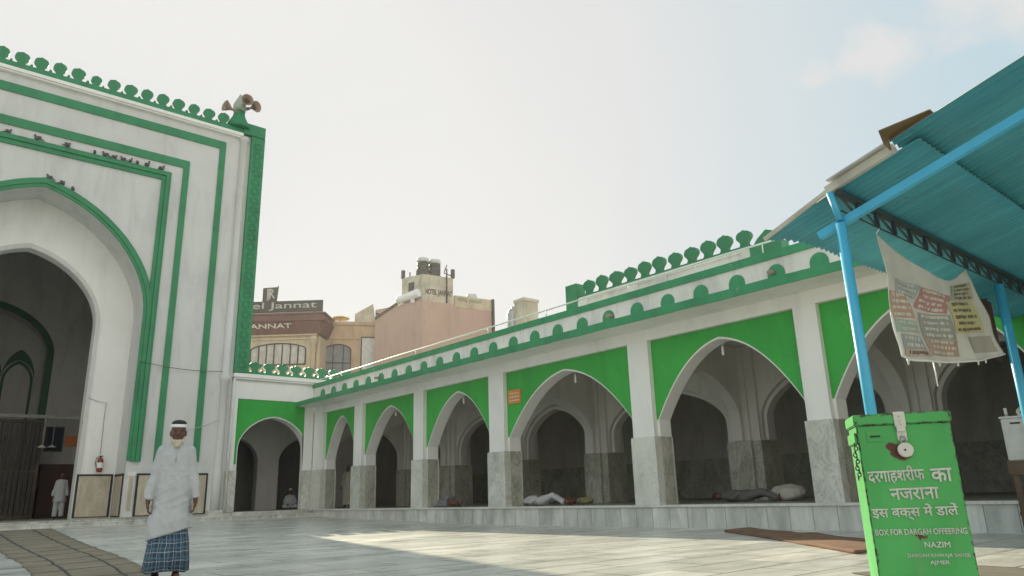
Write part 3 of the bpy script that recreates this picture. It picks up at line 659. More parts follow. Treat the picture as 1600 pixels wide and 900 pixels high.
bm = NB(); box(bm, 12.58, 13.96, -6, 28.26, 4.47, 4.60); box(bm, 12.58, 12.75, -6, 28.25, 4.601, 4.63); ch = obj('chajja', bm, 'white', arc)
bm = NB()
for i in range(114):   # green drip edge with a slightly ragged lower line
    y = -6 + i * .3; box(bm, 12.55, 12.579, y, y + .2995, 4.462 + .014 * noise.noise((y * 1.3, 0, 0)), 4.645 + .012 * noise.noise((y * .8, 4, 0)))
obj('drip_edge', bm, 'trim_green', ch)
bm = NB(); box(bm, 13.30, 13.55, -6, 28.28, 4.602, 5.255); par = obj('roof_parapet', bm, 'white_old', arc)
bm = NB(); box(bm, 13.26, 13.60, -6, 28.275, 5.257, 5.425); obj('coping', bm, 'trim_green', par)
bm = NB(); prism(bm, [(-.19, 0), (.19, 0)] + [(.19 * math.cos(a), .325 + .19 * math.sin(a)) for a in [math.pi * k / 10 for k in range(11)]], d=(-.02, 0, 0), o=(0, 0, 0), **YZ)
mm = finish_mesh(bm, 'arch_motif'); mm.materials.append(M['trim_green']); fm = None
for i in range(30):
    y = 27.5 - i * .915 - (0.0)
    y = 15.49 + .915 * (13 - i)
    loc = (13.298 - AX, y - 12, 4.615)
    if fm is None: fm = bpy.data.objects.new('arch_motif', mm); COL.objects.link(fm); fm.parent = arc; fm.location = loc
    else: copy_part(fm, arc, loc)
for y in (22.9, 11.7, 7.3):
    bm = NB(); tube(bm, [(13.31, y, 4.97), (13.2, y, 4.96), (13.08, y, 4.935)], .045, 10); obj('drain_spout', bm, 'speaker', arc)
for i, (a, b) in enumerate(PIL):
    bm = NB(); box(bm, 13.40, 13.96, a, b, 1.97, 4.188); p = obj('pillar', bm, 'white', arc)
    bm = NB(); box(bm, 13.34, 14.0, a - .05, b + .03, .476, 1.968)
    obj('pillar_dado', bm, 'dado' if i % 2 == 0 else 'dado_dirty', p)
    bm = NB(); box(bm, 13.36, 13.98, a - .03, b + .01, 1.9685, 1.9695); obj('dado_cap', bm, 'white_old', p)
bays = [(PIL[i + 1][1], PIL[i][0]) for i in range(len(PIL) - 1)]
for a, b in bays:
    c = (a + b) / 2; hw = (b - a) / 2 - .06
    A = arch(c, hw, .478, 2.35, 3.92, kind='p'); A[0] = (A[0][0], 1.9695); A[-1] = (A[-1][0], 1.9695)
    bm = NB(); P = [(a + .001, 1.9695)] + A + [(b - .001, 1.9695), (b - .001, 4.185), (a + .001, 4.185)]; prism(bm, P, d=(.40, 0, 0), o=(13.55, 0, 0), **YZ); w = obj('arch_wall', bm, 'white', arc)
    A2 = arch(c, hw + .03, 1.9, 2.35, 3.965, kind='p'); A2 = [p for p in A2 if p[1] > 2.3 and abs(p[0] - c) < (b - a) / 2 - .002]
    bm = NB(); P = [(a + .002, A2[0][1])] + A2 + [(b - .002, A2[-1][1]), (b - .002, 4.183), (a + .002, 4.183)]; prism(bm, P, d=(-.015, 0, 0), o=(13.548, 0, 0), **YZ); obj('spandrel', bm, 'green', w)
    for y0, y1 in ((a + .001, a + .055), (b - .055, b - .001)):
        bm = NB(); box(bm, 13.56, 13.94, y0, y1, .476, 1.968); obj('jamb_dado', bm, 'dado_in', w)
# second row, back wall, ceiling
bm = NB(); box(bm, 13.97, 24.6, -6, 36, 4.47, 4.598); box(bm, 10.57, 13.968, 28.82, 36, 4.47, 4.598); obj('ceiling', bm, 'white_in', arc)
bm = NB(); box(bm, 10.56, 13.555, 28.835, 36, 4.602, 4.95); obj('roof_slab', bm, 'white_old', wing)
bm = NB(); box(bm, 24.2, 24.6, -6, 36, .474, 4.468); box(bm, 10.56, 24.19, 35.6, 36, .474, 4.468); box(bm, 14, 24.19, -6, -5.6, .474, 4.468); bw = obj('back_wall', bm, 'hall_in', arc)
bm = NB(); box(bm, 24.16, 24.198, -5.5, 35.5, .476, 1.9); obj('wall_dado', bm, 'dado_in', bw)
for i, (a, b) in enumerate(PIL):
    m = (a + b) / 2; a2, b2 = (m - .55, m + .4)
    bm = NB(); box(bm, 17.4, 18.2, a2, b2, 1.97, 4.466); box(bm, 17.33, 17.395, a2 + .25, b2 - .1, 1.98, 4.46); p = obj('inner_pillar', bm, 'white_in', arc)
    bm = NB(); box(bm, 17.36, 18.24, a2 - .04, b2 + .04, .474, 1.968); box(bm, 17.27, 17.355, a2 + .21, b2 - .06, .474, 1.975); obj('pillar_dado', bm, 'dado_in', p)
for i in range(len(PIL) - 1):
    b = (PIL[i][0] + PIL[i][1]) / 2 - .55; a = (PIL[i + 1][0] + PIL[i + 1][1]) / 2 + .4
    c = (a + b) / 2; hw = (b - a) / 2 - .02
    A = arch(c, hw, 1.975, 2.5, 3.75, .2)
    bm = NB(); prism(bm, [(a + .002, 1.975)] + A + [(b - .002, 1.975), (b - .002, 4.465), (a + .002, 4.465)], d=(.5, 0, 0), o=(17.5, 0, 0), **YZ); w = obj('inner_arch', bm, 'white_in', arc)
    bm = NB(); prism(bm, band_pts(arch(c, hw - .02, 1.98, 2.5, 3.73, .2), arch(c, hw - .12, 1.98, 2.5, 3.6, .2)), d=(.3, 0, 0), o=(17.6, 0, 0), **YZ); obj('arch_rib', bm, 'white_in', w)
# cross arches between the rows
for i, (a, b) in enumerate(PIL):
    m = (a + b) / 2
    A = arch(15.65, 1.55, 1.98, 2.5, 3.7, .2)
    bm = NB(); prism(bm, wall_pts(13.97, 17.32, 1.98, 4.464, [A]), d=(0, .3, 0), o=(0, m - .15, 0), **XZ); obj('cross_arch', bm, 'white_in', arc)
# one arch wall inside the wing
bm = NB(); prism(bm, wall_pts(10.6, 17.3, .474, 4.464, [arch(11.8, .9, .474, 2.5, 3.5, .2), arch(14.6, .95, .474, 2.5, 3.5, .2)]), d=(0, .4, 0), o=(0, 32.2, 0), **XZ); obj('inner_arch', bm, 'white_in', arc)
# roof: upper parapet with crest
bm = NB(); box(bm, 13.56, 25, -6, 28.25, 4.602, 4.95); obj('roof_slab', bm, 'white_old', arc)
up = thing('crest_parapet', 'white roof parapet topped by green bulb merlons', 'parapet', (15.5, 12, 4.95))
bm = NB(); box(bm, 15.5, 15.75, 9.07, 14.93, 4.952, 6.47); obj('parapet_wall', bm, 'white_old', up)
bm = NB()
for a, b in ((9.06, 14.92),): box(bm, 15.46, 15.499, a, b, 6.36, 6.47)
for y in (14.85, 12.9, 11.9, 9.2): box(bm, 15.45, 15.499, y - .3, y + .1, 4.96, 6.358)
obj('parapet_frame', bm, 'white_old', up)
bm = NB(); box(bm, 15.42, 15.8, 14.95, 15.42, 4.952, 6.94); obj('end_pier', bm, 'gate_green', up)
bm = NB(); box(bm, 15.49, 15.77, 9.06, 14.94, 6.473, 6.53); obj('crest_base', bm, 'gate_green', up)
bm = NB(); box(bm, 15.44, 15.8, 8.2, 9.04, 4.952, 6.42); prism(bm, [(9.0, 6.425), (8.3, 6.425), (8.2, 6.62), (8.6, 6.78), (8.85, 6.6)], d=(.2, 0, 0), o=(15.5, 0, 0), **YZ); obj('end_pier', bm, 'gate_green', up)
merlon_row(up, merlon_mesh(.95, .84, .12, ('gate_green',), .535, 'y', False), [(.12, y - 12, 6.527 - 4.95) for y in (14.594, 14.056, 13.483, 12.947, 12.429, 11.913, 11.372, 10.836, 10.322, 9.813, 9.247)], lambda i: (1, 1.18 if i == 2 else 1 + .05 * math.sin(i * 3.1), 1 + .05 * math.sin(i * 1.7)))
rl = thing('roof_railing', 'thin pale pipe railing along the edge of the arcade roof', 'railing', (13.5, 16, 5.2))
bm = NB(); tube(bm, [(13.5, y, 5.63 + .035 * noise.noise((y * .3, 1, 0)) + (28 - y) * .004) for y in [28.2 - i * .72 for i in range(30)]], .022, 7); obj('rail', bm, 'plain_white', rl)
for y in (27.0, 24.4, 20.9, 16.9, 14.3, 11.3, 9.3, 7.6):
    bm = NB(); tube(bm, [(13.5, y, 5.43), (13.5, y, 5.64 + (28 - y) * .004)], .016, 6); obj('railing_post', bm, 'plain_white', rl)
# broken white masonry right of the crest
bm = NB()
for i in range(5): box(bm, 14.2 + .02 * i, 14.7 - .02 * i, 6.6 + .08 * i, 7.5 - .12 * i, 4.953 + .2 * i, 5.152 + .2 * i)
tag(obj('masonry_block', bm, 'white_old'), 'rough white masonry block on the arcade roof under the canopy eave', 'masonry')
# rooftop things
rr = thing('rooftop_room', 'narrow grey beige rooftop shaft rising beyond the railing', 'rooftop shaft', (19.4, 21.7, 4.95))
bm = NB(); box(bm, 19.0, 19.76, 21.4, 22.0, 4.952, 8.38); obj('wall', bm, 'tower', rr)
bm = NB(); box(bm, 18.97, 19.8, 21.36, 22.04, 8.382, 8.5); obj('roof', bm, 'cream', rr)
bm = NB(); lathe(bm, [(.26, 0), (.28, .05), (.28, 1.1), (.24, 1.25), (.10, 1.35), (.10, 1.4)], (19.3, 22.42, 6.95), 16); tag(obj('water_tank', bm, 'steel'), 'grey cylindrical water tank beside the rooftop shaft', 'water tank')
bm = NB(); box(bm, 18.9, 19.7, 22.06, 22.8, 4.952, 6.94); tag(obj('tank_stand', bm, 'brown_metal'), 'dark masonry stand under the grey rooftop tank', 'stand')
bm = NB(); ell(bm, (17.0, 18.4, 5.75), (.5, .45, .85)); ell(bm, (17.1, 18.0, 5.4), (.5, .4, .5)); me = remeshed(bm, .05, 2, lambda p: .04 * noise.noise(p * 3)); o = obj('cement_sack', me, 'cloth_cream'); tag(o, 'pale bulging sack standing on the arcade roof', 'sack')

# small wall things
pn = thing('orange_plate', 'small orange notice plate on a green spandrel', 'notice plate', (13.53, 15.76, 3.25))
bm = NB(); box(bm, 13.50, 13.53, 15.50, 16.02, 3.27, 3.66); obj('plate', bm, 'orange', pn)
bm = NB()
for k in range(3):
    for j in range(5): 
        y = 15.56 + j * .085; box(bm, 13.494, 13.499, y, y + .06, 3.34 + k * .1, 3.375 + k * .1 + .012 * (j % 2))
obj('lettering', bm, 'text_cream', pn)
for y, lb in ((9.16, 'white bulb hanging in the arch above the sleeper in grey'), (13.8, 'white bulb hanging under the arch beside the orange plate'), (18.85, 'white bulb hanging under the third green arch from the corner'), (22.95, 'white bulb hanging under the narrow arch second from the corner')):
    t = thing('hanging_bulb', lb, 'light bulb', (14.02, y, 3.6), 0, 'bulbs under the arches')
    bm = NB(); tube(bm, [(14.02, y, 4.468), (14.02, y, 3.86)], .008, 5); obj('flex', bm, 'white_in', t)
    bm = NB(); lathe(bm, [(.025, .22), (.03, .16), (.032, .0), (.02, -.02)], (14.02, y, 3.66), 8); obj('bulb', bm, 'bulb_white', t)

# ------------------------------------------------------------------ town buildings behind
def zt(z): return .76 + (z - .76) * 1.6
def local(name, bm, mats, parent): return obj(name, bm, mats, parent, world=False)
def warch_window(parent, c, hw, zb, zs, za, y, mulls, glass, trans=None):
    bm = NB(); prism(bm, band_pts(arch(c, hw, zb, zs, za, .05), arch(c, hw - .10, zb + .0, zs, za - .10, .05)), d=(0, -.10, 0), o=(0, y, 0), **XZ)
    A = dict((round(p[0], 3), p[1]) for p in [])
    for m in mulls:
        s = abs(m - c) / hw; zt_ = zs + (za - zs) * math.sqrt(max(0, 1 - s * s)) - .08
        box(bm, m - .05, m + .05, y - .08, y - .012, zb, zt_)
    if trans: box(bm, c - hw + .08, c + hw - .08, y - .07, y - .014, trans - .05, trans + .05)
    box(bm, c - hw, c + hw, y - .10, y - .001, zb - .12, zb - .002)
    w = local('window', bm, 'frame_dark', parent)
    bm = NB(); prism(bm, arch(c, hw - .03, zb, zs, za - .03, .05), d=(0, -.01, 0), o=(0, y - .001, 0), **XZ); local('pane', bm, glass, w)
ho = thing('hotel_building', 'tan hotel with a maroon fascia and a black rooftop signboard', 'hotel', (28.75, 67.75, 0), R(-41))
bm = NB(); box(bm, -12, 2.52, .0, 9, 0, 16.45); box(bm, 2.95, 3.3, .25, 9, 0, 16.45); local('wall', bm, 'cream_wall', ho)
bm = NB(); lathe(bm, [(.24, 0), (.24, 15.6), (.34, 15.8), (.34, 16.2), (.28, 16.4)], (2.74, -.02, 0), 14); local('corner_pillar', bm, 'cream_wall', ho)
bm = NB(); box(bm, -12, 3.1, -.25, 9, 16.455, 16.62); box(bm, -12, 2.5, -.10, -.002, 16.1, 16.25); local('cornice', bm, 'cream_wall', ho)
bm = NB(); prism(bm, [(-.35, 16.625), (-.75, 17.80), (9.2, 17.80), (9.2, 16.625)], u=(0, 1, 0), v=(0, 0, 1), d=(15.5, 0, 0), o=(-12, 0, 0))
prism(bm, [(3.5, 16.625), (3.9, 17.80), (3.5, 17.8)], u=(1, 0, 0), v=(0, 0, 1), d=(0, 9, 0), o=(0, -.3, 0)); fa = local('fascia', bm, 'maroon', ho)
bm = NB(); box(bm, -12, 3.95, -.9, 9.3, 17.81, 17.95); box(bm, -12, 3.85, -.72, 9.2, 17.955, 18.5); box(bm, -12, 3.98, -.85, 9.25, 18.505, 18.63); local('roof_band', bm, 'maroon', ho)
sg = [None]
bm = NB(); box(bm, -7.6, 3.62, -.62, -.42, 18.75, 19.9); box(bm, -7, -6.8, -.5, -.45, 18.6, 18.8); box(bm, 2.8, 3.0, -.5, -.45, 18.6, 18.8); prism(bm, [(-2.38, 19.905), (-.98, 19.905), (-.86, 21.5), (-1.0, 21.35), (-2.38, 21.3)], d=(0, .15, 0), o=(0, -.6, 0), **XZ); sgn_ = local('signboard', bm, 'sign_black', ho)
bm = put(text_mesh('Hotel Jannat', 9.35, .86, .012, .03), (-6.3, -.625, 18.93), (1, 0, 0), (0, 0, 1)); local('lettering', bm, 'text_grey', sgn_)
bm = put(text_mesh('J', .42, 1.15, .0, .03), (-2.0, -.605, 20.0), (1, 0, 0), (0, 0, 1)); 
b2 = put(text_mesh('R', .85, 1.0, .0, .03), (-1.95, -.61, 20.2), (1, 0, 0), (0, 0, 1)); me_ = bpy.data.meshes.new('t'); b2.to_mesh(me_); b2.free(); bm.from_mesh(me_); local('emblem', bm, 'text_grey', sgn_)
bm = put(text_mesh('JANNAT', 4.45, .62, .02, .04), (-3.76, -.58, 17.0), (1, 0, 0), (0, -.322, .947)); local('lettering', bm, 'text_cream', fa)
warch_window(ho, -.7, 2.75, 13.7, 15.1, 15.8, -.001, [-2.6, -1.85, -1.1, -.3, .5, 1.25], 'glass_curtain')
og = thing('annexe_building', 'orange brown annexe with one arched window beside the maroon hotel', 'building', (35.77, 66.15, 0), R(-27.5))
bm = NB(); box(bm, -5.6, 2.3, 0, 9, 0, 18.15); local('wall', bm, 'tan', og)
bm = NB(); box(bm, -5.7, 2.35, -.15, 9.1, 18.155, 18.5); box(bm, -5.6, .1, -.08, -.002, 16.65, 16.85); local('cornice', bm, 'tan', og)
warch_window(og, -1.98, 1.32, 13.0, 15.5, 16.15, -.001, [-2.45, -1.45], 'glass_grey', 14.2)
bm = NB(); box(bm, .28, 1.80, -.06, -.002, 13.4, 16.95); w_ = local('window', bm, 'frame_dark', og); bm = NB(); box(bm, .40, 1.68, -.09, -.062, 13.5, 16.8); local('pane', bm, 'grey_white', w_)
bm = NB(); prism(bm, [(-.4, 18.505), (1.75, 18.505), (1.45, 20.65), (-.4, 19.5)], d=(0, 3, 0), o=(0, .6, 0), **XZ); local('stair_head', bm, 'tower', og)
yp = thing('yellow_parasol', 'small yellow parasol on the flat roof between the hotels', 'parasol', (34.4, 67.6, 18.5))
bm = NB(); lathe(bm, [(.98, 0), (.92, .06), (.5, .22), (.12, .32), (.02, .36)], (34.4, 67.6, 18.95), 16); local_ = obj('canopy', bm, 'yellow', yp)
bm = NB(); tube(bm, [(34.4, 67.6, 18.5), (34.4, 67.6, 19.0)], .05); tube(bm, [(34.9, 67.3, 18.5), (34.9, 67.3, 19.0)], .03); tube(bm, [(33.9, 67.8, 18.5), (33.9, 67.8, 19.0)], .03); obj('pole', bm, 'yellow', yp)

d1 = Vector((.309, -.951, 0)); d2 = Vector((.988, -.156, 0)); PC = Vector((38.76, 58.77, 0)); PT = zt(12.55)
pk = thing('pink_building', 'plain pink rendered building with a painted roof parapet', 'building', PC)
n1_ = Vector((-d1.y, d1.x, 0)); n2_ = Vector((-d2.y, d2.x, 0))   # inward normals
pL = PC - d1 * 6.2; pR = PC + d2 * 8.05; pB = pR + n2_ * 9; pB2 = pL + n1_ * 9
bm = NB(); prism(bm, [(p.x, p.y) for p in (pL, PC, pR, pB, pB2)], (0, 0, 0), (1, 0, 0), (0, 1, 0), (0, 0, PT)); obj('wall', bm, 'pink', pk)
pp = PC + d2 * 3.55
bm = NB(); q = pp + d2 * 4.4; prism(bm, [(p.x, p.y) for p in (pp - n2_ * .03, q - n2_ * .03, q + n2_ * .3, pp + n2_ * .3)], (0, 0, PT - .3), (1, 0, 0), (0, 1, 0), (0, 0, 1.25)); ppo = obj('roof_parapet', bm, 'cream_wall', pk)
bm = put(text_mesh('HOTEL JANNAT', 2.9, .5, .02, .02), pp + d2 * .25 - n2_ * .035 + Vector((0, 0, PT + .25)), d2, (0, 0, 1)); obj('lettering', bm, 'text_green', ppo)
bm = NB(); q = PC + d2 * 7.98; beam(bm, q + Vector((0, 0, PT - 2.6)) - n2_ * .1, q + Vector((0, 0, PT + 1.0)) - n2_ * .1, .2, .25, up=(1, 0, 0)); obj('corner_post', bm, 'frame_dark', pk)
bm = NB(); q = PC - d1 * 5.6 - n1_ * .05; tube(bm, [q + Vector((0, 0, PT - .6)), q - n1_ * .4 + Vector((0, 0, PT - .5)), q - n1_ * .6 + Vector((0, 0, PT - 1.2))], .07, 6); obj('spout', bm, 'frame_dark', pk)
bm = NB(); q = PC - d1 * 6.1; beam(bm, q + Vector((0, 0, PT - .9)), q + d1 * 3.2 + Vector((0, 0, PT + .35)), .2, .25); obj('sloping_coping', bm, 'wood', pk)
tw = thing('hotel_tower', 'weathered stair tower painted HOTEL JANNAT above the pink building', 'tower', PC + (d2 + n2_) * .6 + Vector((0, 0, PT)))
tC = PC + n2_ * .45 + n1_ * .3; tL = tC - d1 * 2.7; tR = tC + d2 * 3.4; TZ = 2.95
bm = NB(); prism(bm, [(p.x, p.y) for p in (tL, tC, tR, tR + n2_ * 3.5, tL + n1_ * 3)], (0, 0, PT + .005), (1, 0, 0), (0, 1, 0), (0, 0, TZ)); two = obj('wall', bm, 'tower', tw)
bm = put(text_mesh('HOTEL JANNAT', 3.0, .75, .03, .03), tC + d2 * .28 - n2_ * .005 + Vector((0, 0, PT + .75)), d2, (0, 0, 1)); obj('lettering', bm, 'text_brown', two)
bm = NB(); q = tL + d1 * .9 - n1_ * .02; face_ = [q, q + d1 * .7, q + d1 * .7 + Vector((0, 0, 1.1)), q + Vector((0, 0, 1.1))]; q2 = [p + Vector((0, 0, PT + 1.2)) for p in face_]
v = [bm.verts.new(p) for p in q2] + [bm.verts.new(p + n1_ * -.05) for p in q2]; 
for f in ((0, 1, 2, 3), (7, 6, 5, 4), (0, 4, 5, 1), (1, 5, 6, 2), (2, 6, 7, 3), (3, 7, 4, 0)): bm.faces.new([v[i] for i in f])
obj('window', bm, 'frame_dark', two)
bm = NB()
for q, h in ((tL, .9), (tL + d1 * .9, .55), (tL + d1 * 1.8, .6), (tR - d2 * .12, .95)): 
    beam(bm, q + Vector((0, 0, PT + TZ)) + n1_ * .15, q + Vector((0, 0, PT + TZ + h)) + n1_ * .15, .3 if h > .8 else .09, .3 if h > .8 else .09, up=(1, 0, 0))
obj('roof_post', bm, 'frame_dark', tw)
bm = NB(); q = tR - d2 * .75 - n2_ * .06; tube(bm, [q + Vector((0, 0, PT + TZ + .9)), q + Vector((0, 0, PT + .2))], .08, 6); tube(bm, [q + Vector((0, 0, PT + TZ + 1.3)), q - d2 * .3 + Vector((0, 0, PT + TZ + .4)), q + d2 * .5 + Vector((0, 0, PT + TZ + .2))], .06, 6); obj('drain_pipe', bm, 'wood', tw)
for i, (u_, lb) in enumerate(((.3, 'left black water tank with a pale lid on the weathered tower'), (1.62, 'right black water tank with a pale lid on the weathered tower'))):
    c = tC + d2 * (u_ + .25) + n2_ * 1.2 + Vector((0, 0, PT + TZ + .006))
    t = thing('rooftop_tank', lb, 'water tank', c, 0, 'black tanks on the weathered tower')
    bm = NB(); lathe(bm, [(.60, 0), (.62, .1), (.62, .5), (.59, .55), (.62, .6), (.62, 1.1), (.59, 1.15), (.62, 1.2), (.62, 1.6)], c, 18); obj('tank_body', bm, 'tank', t)
    bm = NB(); lathe(bm, [(.63, 1.602), (.63, 1.95), (.58, 2.05), (.3, 2.1), (.2, 2.16)], c, 18); obj('tank_lid', bm, 'grey_white', t)
bm = NB(); q = PC - d1 * 1.1 - n1_ * -.0 + Vector((0, 0, PT + .75)); tube(bm, [q - d1 * 2.0 + Vector((0, 0, -.25)), q - d1 * 1.9 + Vector((0, 0, -.25)), q + d1 * .55 + Vector((0, 0, .15))], .42, 18); beam(bm, q + Vector((0, 0, -.8)) - d1 * .2, q + Vector((0, 0, -.2)) - d1 * .2, .3, .3, up=(1, 0, 0)); beam(bm, q + Vector((0, 0, -.8)) - d1 * 1.6, q + Vector((0, 0, -.2)) - d1 * 1.6, .3, .3, up=(1, 0, 0))
tag(obj('white_tank', bm, 'plain_white'), 'white cylindrical tank lying on the pink roof before the tower', 'water tank')
bm = NB(); c = PC + d2 * 6.0 + n2_ * .9; lathe(bm, [(.55, 0), (.58, .1), (.58, 1.3), (.5, 1.5), (.2, 1.6)], (c.x, c.y, PT + .004), 14); tag(obj('water_tank', bm, 'grey_white'), 'pale grey water tank behind the painted roof parapet', 'water tank')
ac = thing('air_conditioner', 'dark air conditioner unit on the arcade roof by the tank stand', 'air conditioner', (19.4, 23.6, 4.955))
bm = NB(); box(bm, 19.0, 19.8, 23.1, 24.3, 4.953, 6.9); obj('cabinet', bm, 'frame_dark', ac)
bm = NB(); lathe(bm, [(.36, 0), (.36, .02), (.3, .03)], (18.99, 23.7, 6.3), 16, (-1, 0, 0)); obj('fan_grille', bm, 'steel', ac)

# ------------------------------------------------------------------ blue metal canopy on the right
TS = math.tan(R(15.5))
def rz_(y): return 3.45 - TS * (y - 2.8)
cn = thing('metal_canopy', 'sky blue steel canopy with a corrugated teal sheet roof', 'canopy', (6.43, 2.8, 0))
def sheet(xa, xb, ya, yb, dz, name, cutx=None, ragged=0.0):
    bm = NB(); n = int((xb - xa) / .0127); ny = 6; rows = []
    for side in (0, 1):
        rows.append([[None] * (n + 1) for _ in range(ny + 1)])
        for j in range(ny + 1):
            for i in range(n + 1):
                x = xa + i * .0127; y = yb + (ya - yb) * j / ny
                if j == 0 and ragged: y += ragged * noise.noise((x * .9, 0, 0)) + .15 * math.exp(-max(0, x - 6.6) / .3)
                x0 = cutx(y) if cutx else xa
                xx = max(x, x0)
                z = rz_(y) + dz + .017 * math.sin(2 * math.pi * xx / .10) + .012 * noise.noise((xx * .5, y * .8, dz)) + side * .002
                rows[side][j][i] = bm.verts.new((xx, y, z))
    for side in (0, 1):
        for j in range(ny):
            for i in range(n):
                q = [rows[side][j][i], rows[side][j][i + 1], rows[side][j + 1][i + 1], rows[side][j + 1][i]]
                f = bm.faces.new(q); f.smooth = True; f.material_index = side
    for j in range(ny):
        for i in (0, n): bm.faces.new((rows[0][j][i], rows[0][j + 1][i], rows[1][j + 1][i], rows[1][j][i]))
    for i in range(n):
        for j in (0, ny): bm.faces.new((rows[0][j][i], rows[0][j][i + 1], rows[1][j][i + 1], rows[1][j][i]))
    return obj(name, bm, ['roof', 'cream'], cn)
sheet(6.46, 20, 2.05, 3.52, 0.0, 'roof_sheet', lambda y: 6.45 + max(0, y - 2.84) * .18, .05)
sheet(6.27, 8.3, -2.5, 2.22, .03, 'roof_sheet')
sheet(8.26, 12.3, -2.6, 2.32, .045, 'roof_sheet')
sheet(12.2, 20, -2.5, 2.2, .03, 'roof_sheet')
bm = NB()
def strip(bm, pts, w, h):
    for a, b in zip(pts, pts[1:]): beam(bm, a, b, w, h)
strip(bm, [(6.44, 2.9, rz_(2.9) + .02), (6.44, 2.24, rz_(2.24) + .025)], .05, .075); strip(bm, [(6.60, 3.68, rz_(3.68) + .016), (6.445, 2.88, rz_(2.88) + .02)], .03, .035)
obj('eave_trim', bm, 'cream', cn)
bm = NB(); strip(bm, [(6.43, 2.86, rz_(2.86) + .085), (6.43, 2.3, rz_(2.3) + .085)], .12, .012); obj('cover_strip', bm, 'grey_white', cn)
bm = NB()
for a, b in (((6.02, 2.2), (6.2, .2)),):
    p = [Vector((6.14, 2.24, rz_(2.24) + .085)), Vector((6.36, 2.24, rz_(2.24) + .05)), Vector((6.36, 1.86, rz_(1.86) + .05)), Vector((6.27, 1.86, rz_(1.86) + .058))]
    v = [bm.verts.new(x) for x in p] + [bm.verts.new(x + Vector((0, 0, .01))) for x in p]
    for f in ((0, 1, 2, 3), (7, 6, 5, 4), (0, 4, 5, 1), (1, 5, 6, 2), (2, 6, 7, 3), (3, 7, 4, 0)): bm.faces.new([v[i] for i in f])
p = [Vector((6.14, 2.235, rz_(2.24) + .09)), Vector((6.32, 2.235, rz_(2.24) + .056)), Vector((6.44, 2.27, rz_(2.24) + .0)), Vector((6.27, 2.26, rz_(2.24) + .02))]
v = [bm.verts.new(x) for x in p] + [bm.verts.new(x + Vector((0, .01, 0))) for x in p]
for f in ((0, 1, 2, 3), (7, 6, 5, 4), (0, 4, 5, 1), (1, 5, 6, 2), (2, 6, 7, 3), (3, 7, 4, 0)): bm.faces.new([v[i] for i in f])
obj('brown_flashing', bm, 'brown_metal', cn)
bm = NB(); beam(bm, (6.45, 2.8, 3.395), (18, 2.8, 3.395), .06, .05); beam(bm, (6.45, 2.8, 3.215), (18, 2.8, 3.215), .012, .012)
i = 0; x = 6.82
while x < 18:
    beam(bm, (x, 2.8, 3.22), (x, 2.8, 3.38), .035, .035, up=(1, 0, 0)); beam(bm, (x - .38, 2.8, 3.375), (x - .02, 2.8, 3.225), .018, .018); x += .395
obj('truss', bm, 'dark_steel', cn)
bm = NB(); beam(bm, (6.502, 3.06, 3.05), (6.502, -2.2, 3.05 + .281 * 5.26), .06, .075); obj('rafter', bm, 'blue', cn)
for x, y, r, zt_ in ((6.44, 2.82, .047, 3.09), (10.66, 2.8, .055, 3.195), (15.0, 2.8, .055, 3.195), (6.5, -2.3, .05, 4.45), (12, -2.3, .05, 4.8), (18, -2.3, .05, 4.8)):
    bm = NB(); tube(bm, [(x, y, 0), (x, y, zt_)], r, 16); p = obj('post', bm, 'blue', cn)
    bm = NB(); box(bm, x - .11, x + .11, y - .11, y + .11, .0005, .012); obj('base_plate', bm, 'blue', p)
bm = NB(); tube(bm, [(6.44, 2.82, 3.12), (6.40, 2.86, 3.40)], .03, 10); obj('post_stub', bm, 'blue', cn)

# ------------------------------------------------------------------ faded banner
def interp(P, t):
    k = t * (len(P) - 1); i = min(int(k), len(P) - 2); f = k - i
    return Vector(P[i]).lerp(Vector(P[i + 1]), f)
def smooth(P, t):
    n = len(P) - 1; k = min(t * n, n - 1e-6); i = int(k); f = k - i
    p = [Vector(P[max(0, min(n, j))]) for j in (i - 1, i, i + 1, i + 2)]
    return .5 * ((2 * p[1]) + (-p[0] + p[2]) * f + (2 * p[0] - 5 * p[1] + 4 * p[2] - p[3]) * f * f + (-p[0] + 3 * p[1] - 3 * p[2] + p[3]) * f ** 3)
BL = [(7.299, 3.189), (7.285, 2.86), (7.226, 2.36), (7.222, 2.148), (7.309, 1.941)]
BR = [(9.720, 3.252), (9.921, 3.026), (10.085, 2.623), (10.338, 2.263)]
BT = [(7.299, 3.189), (7.654, 3.099), (8.110, 3.040), (8.510, 2.992), (8.901, 2.977), (9.249, 3.043), (9.606, 3.198), (9.720, 3.252)]
BB = [(7.309, 1.941), (7.595, 1.929), (8.182, 1.972), (8.839, 2.030), (9.530, 2.113), (10.338, 2.263)]
def bxz(s, t):
    T, B, L, Q = smooth(BT, s), smooth(BB, s), smooth(BL, t), smooth(BR, t)
    c00, c10, c01, c11 = Vector(BT[0]), Vector(BT[-1]), Vector(BB[0]), Vector(BB[-1])
    return T * (1 - t) + B * t + L * (1 - s) + Q * s - (c00 * (1 - s) * (1 - t) + c10 * s * (1 - t) + c01 * (1 - s) * t + c11 * s * t)
def by(x, z):   # wind-blown depth of the cloth
    k = min(1, max(0, (3.2 - z) / .5))
    return 2.86 + k * (.022 * math.sin(x * 4.2 + z * 2) + .014 * math.sin((x * .8 - z) * 8) + .007 * math.sin(x * 13 + z * 5)) - .03 * k * k
def bpt(s, t, off=0.0):
    p = bxz(s, t); return Vector((p.x, by(p.x, p.y) - off, p.y))
bn = thing('banner', 'faded pale banner of coloured text blocks tied under the canopy truss', 'banner', (8.5, 2.86, 2.0))
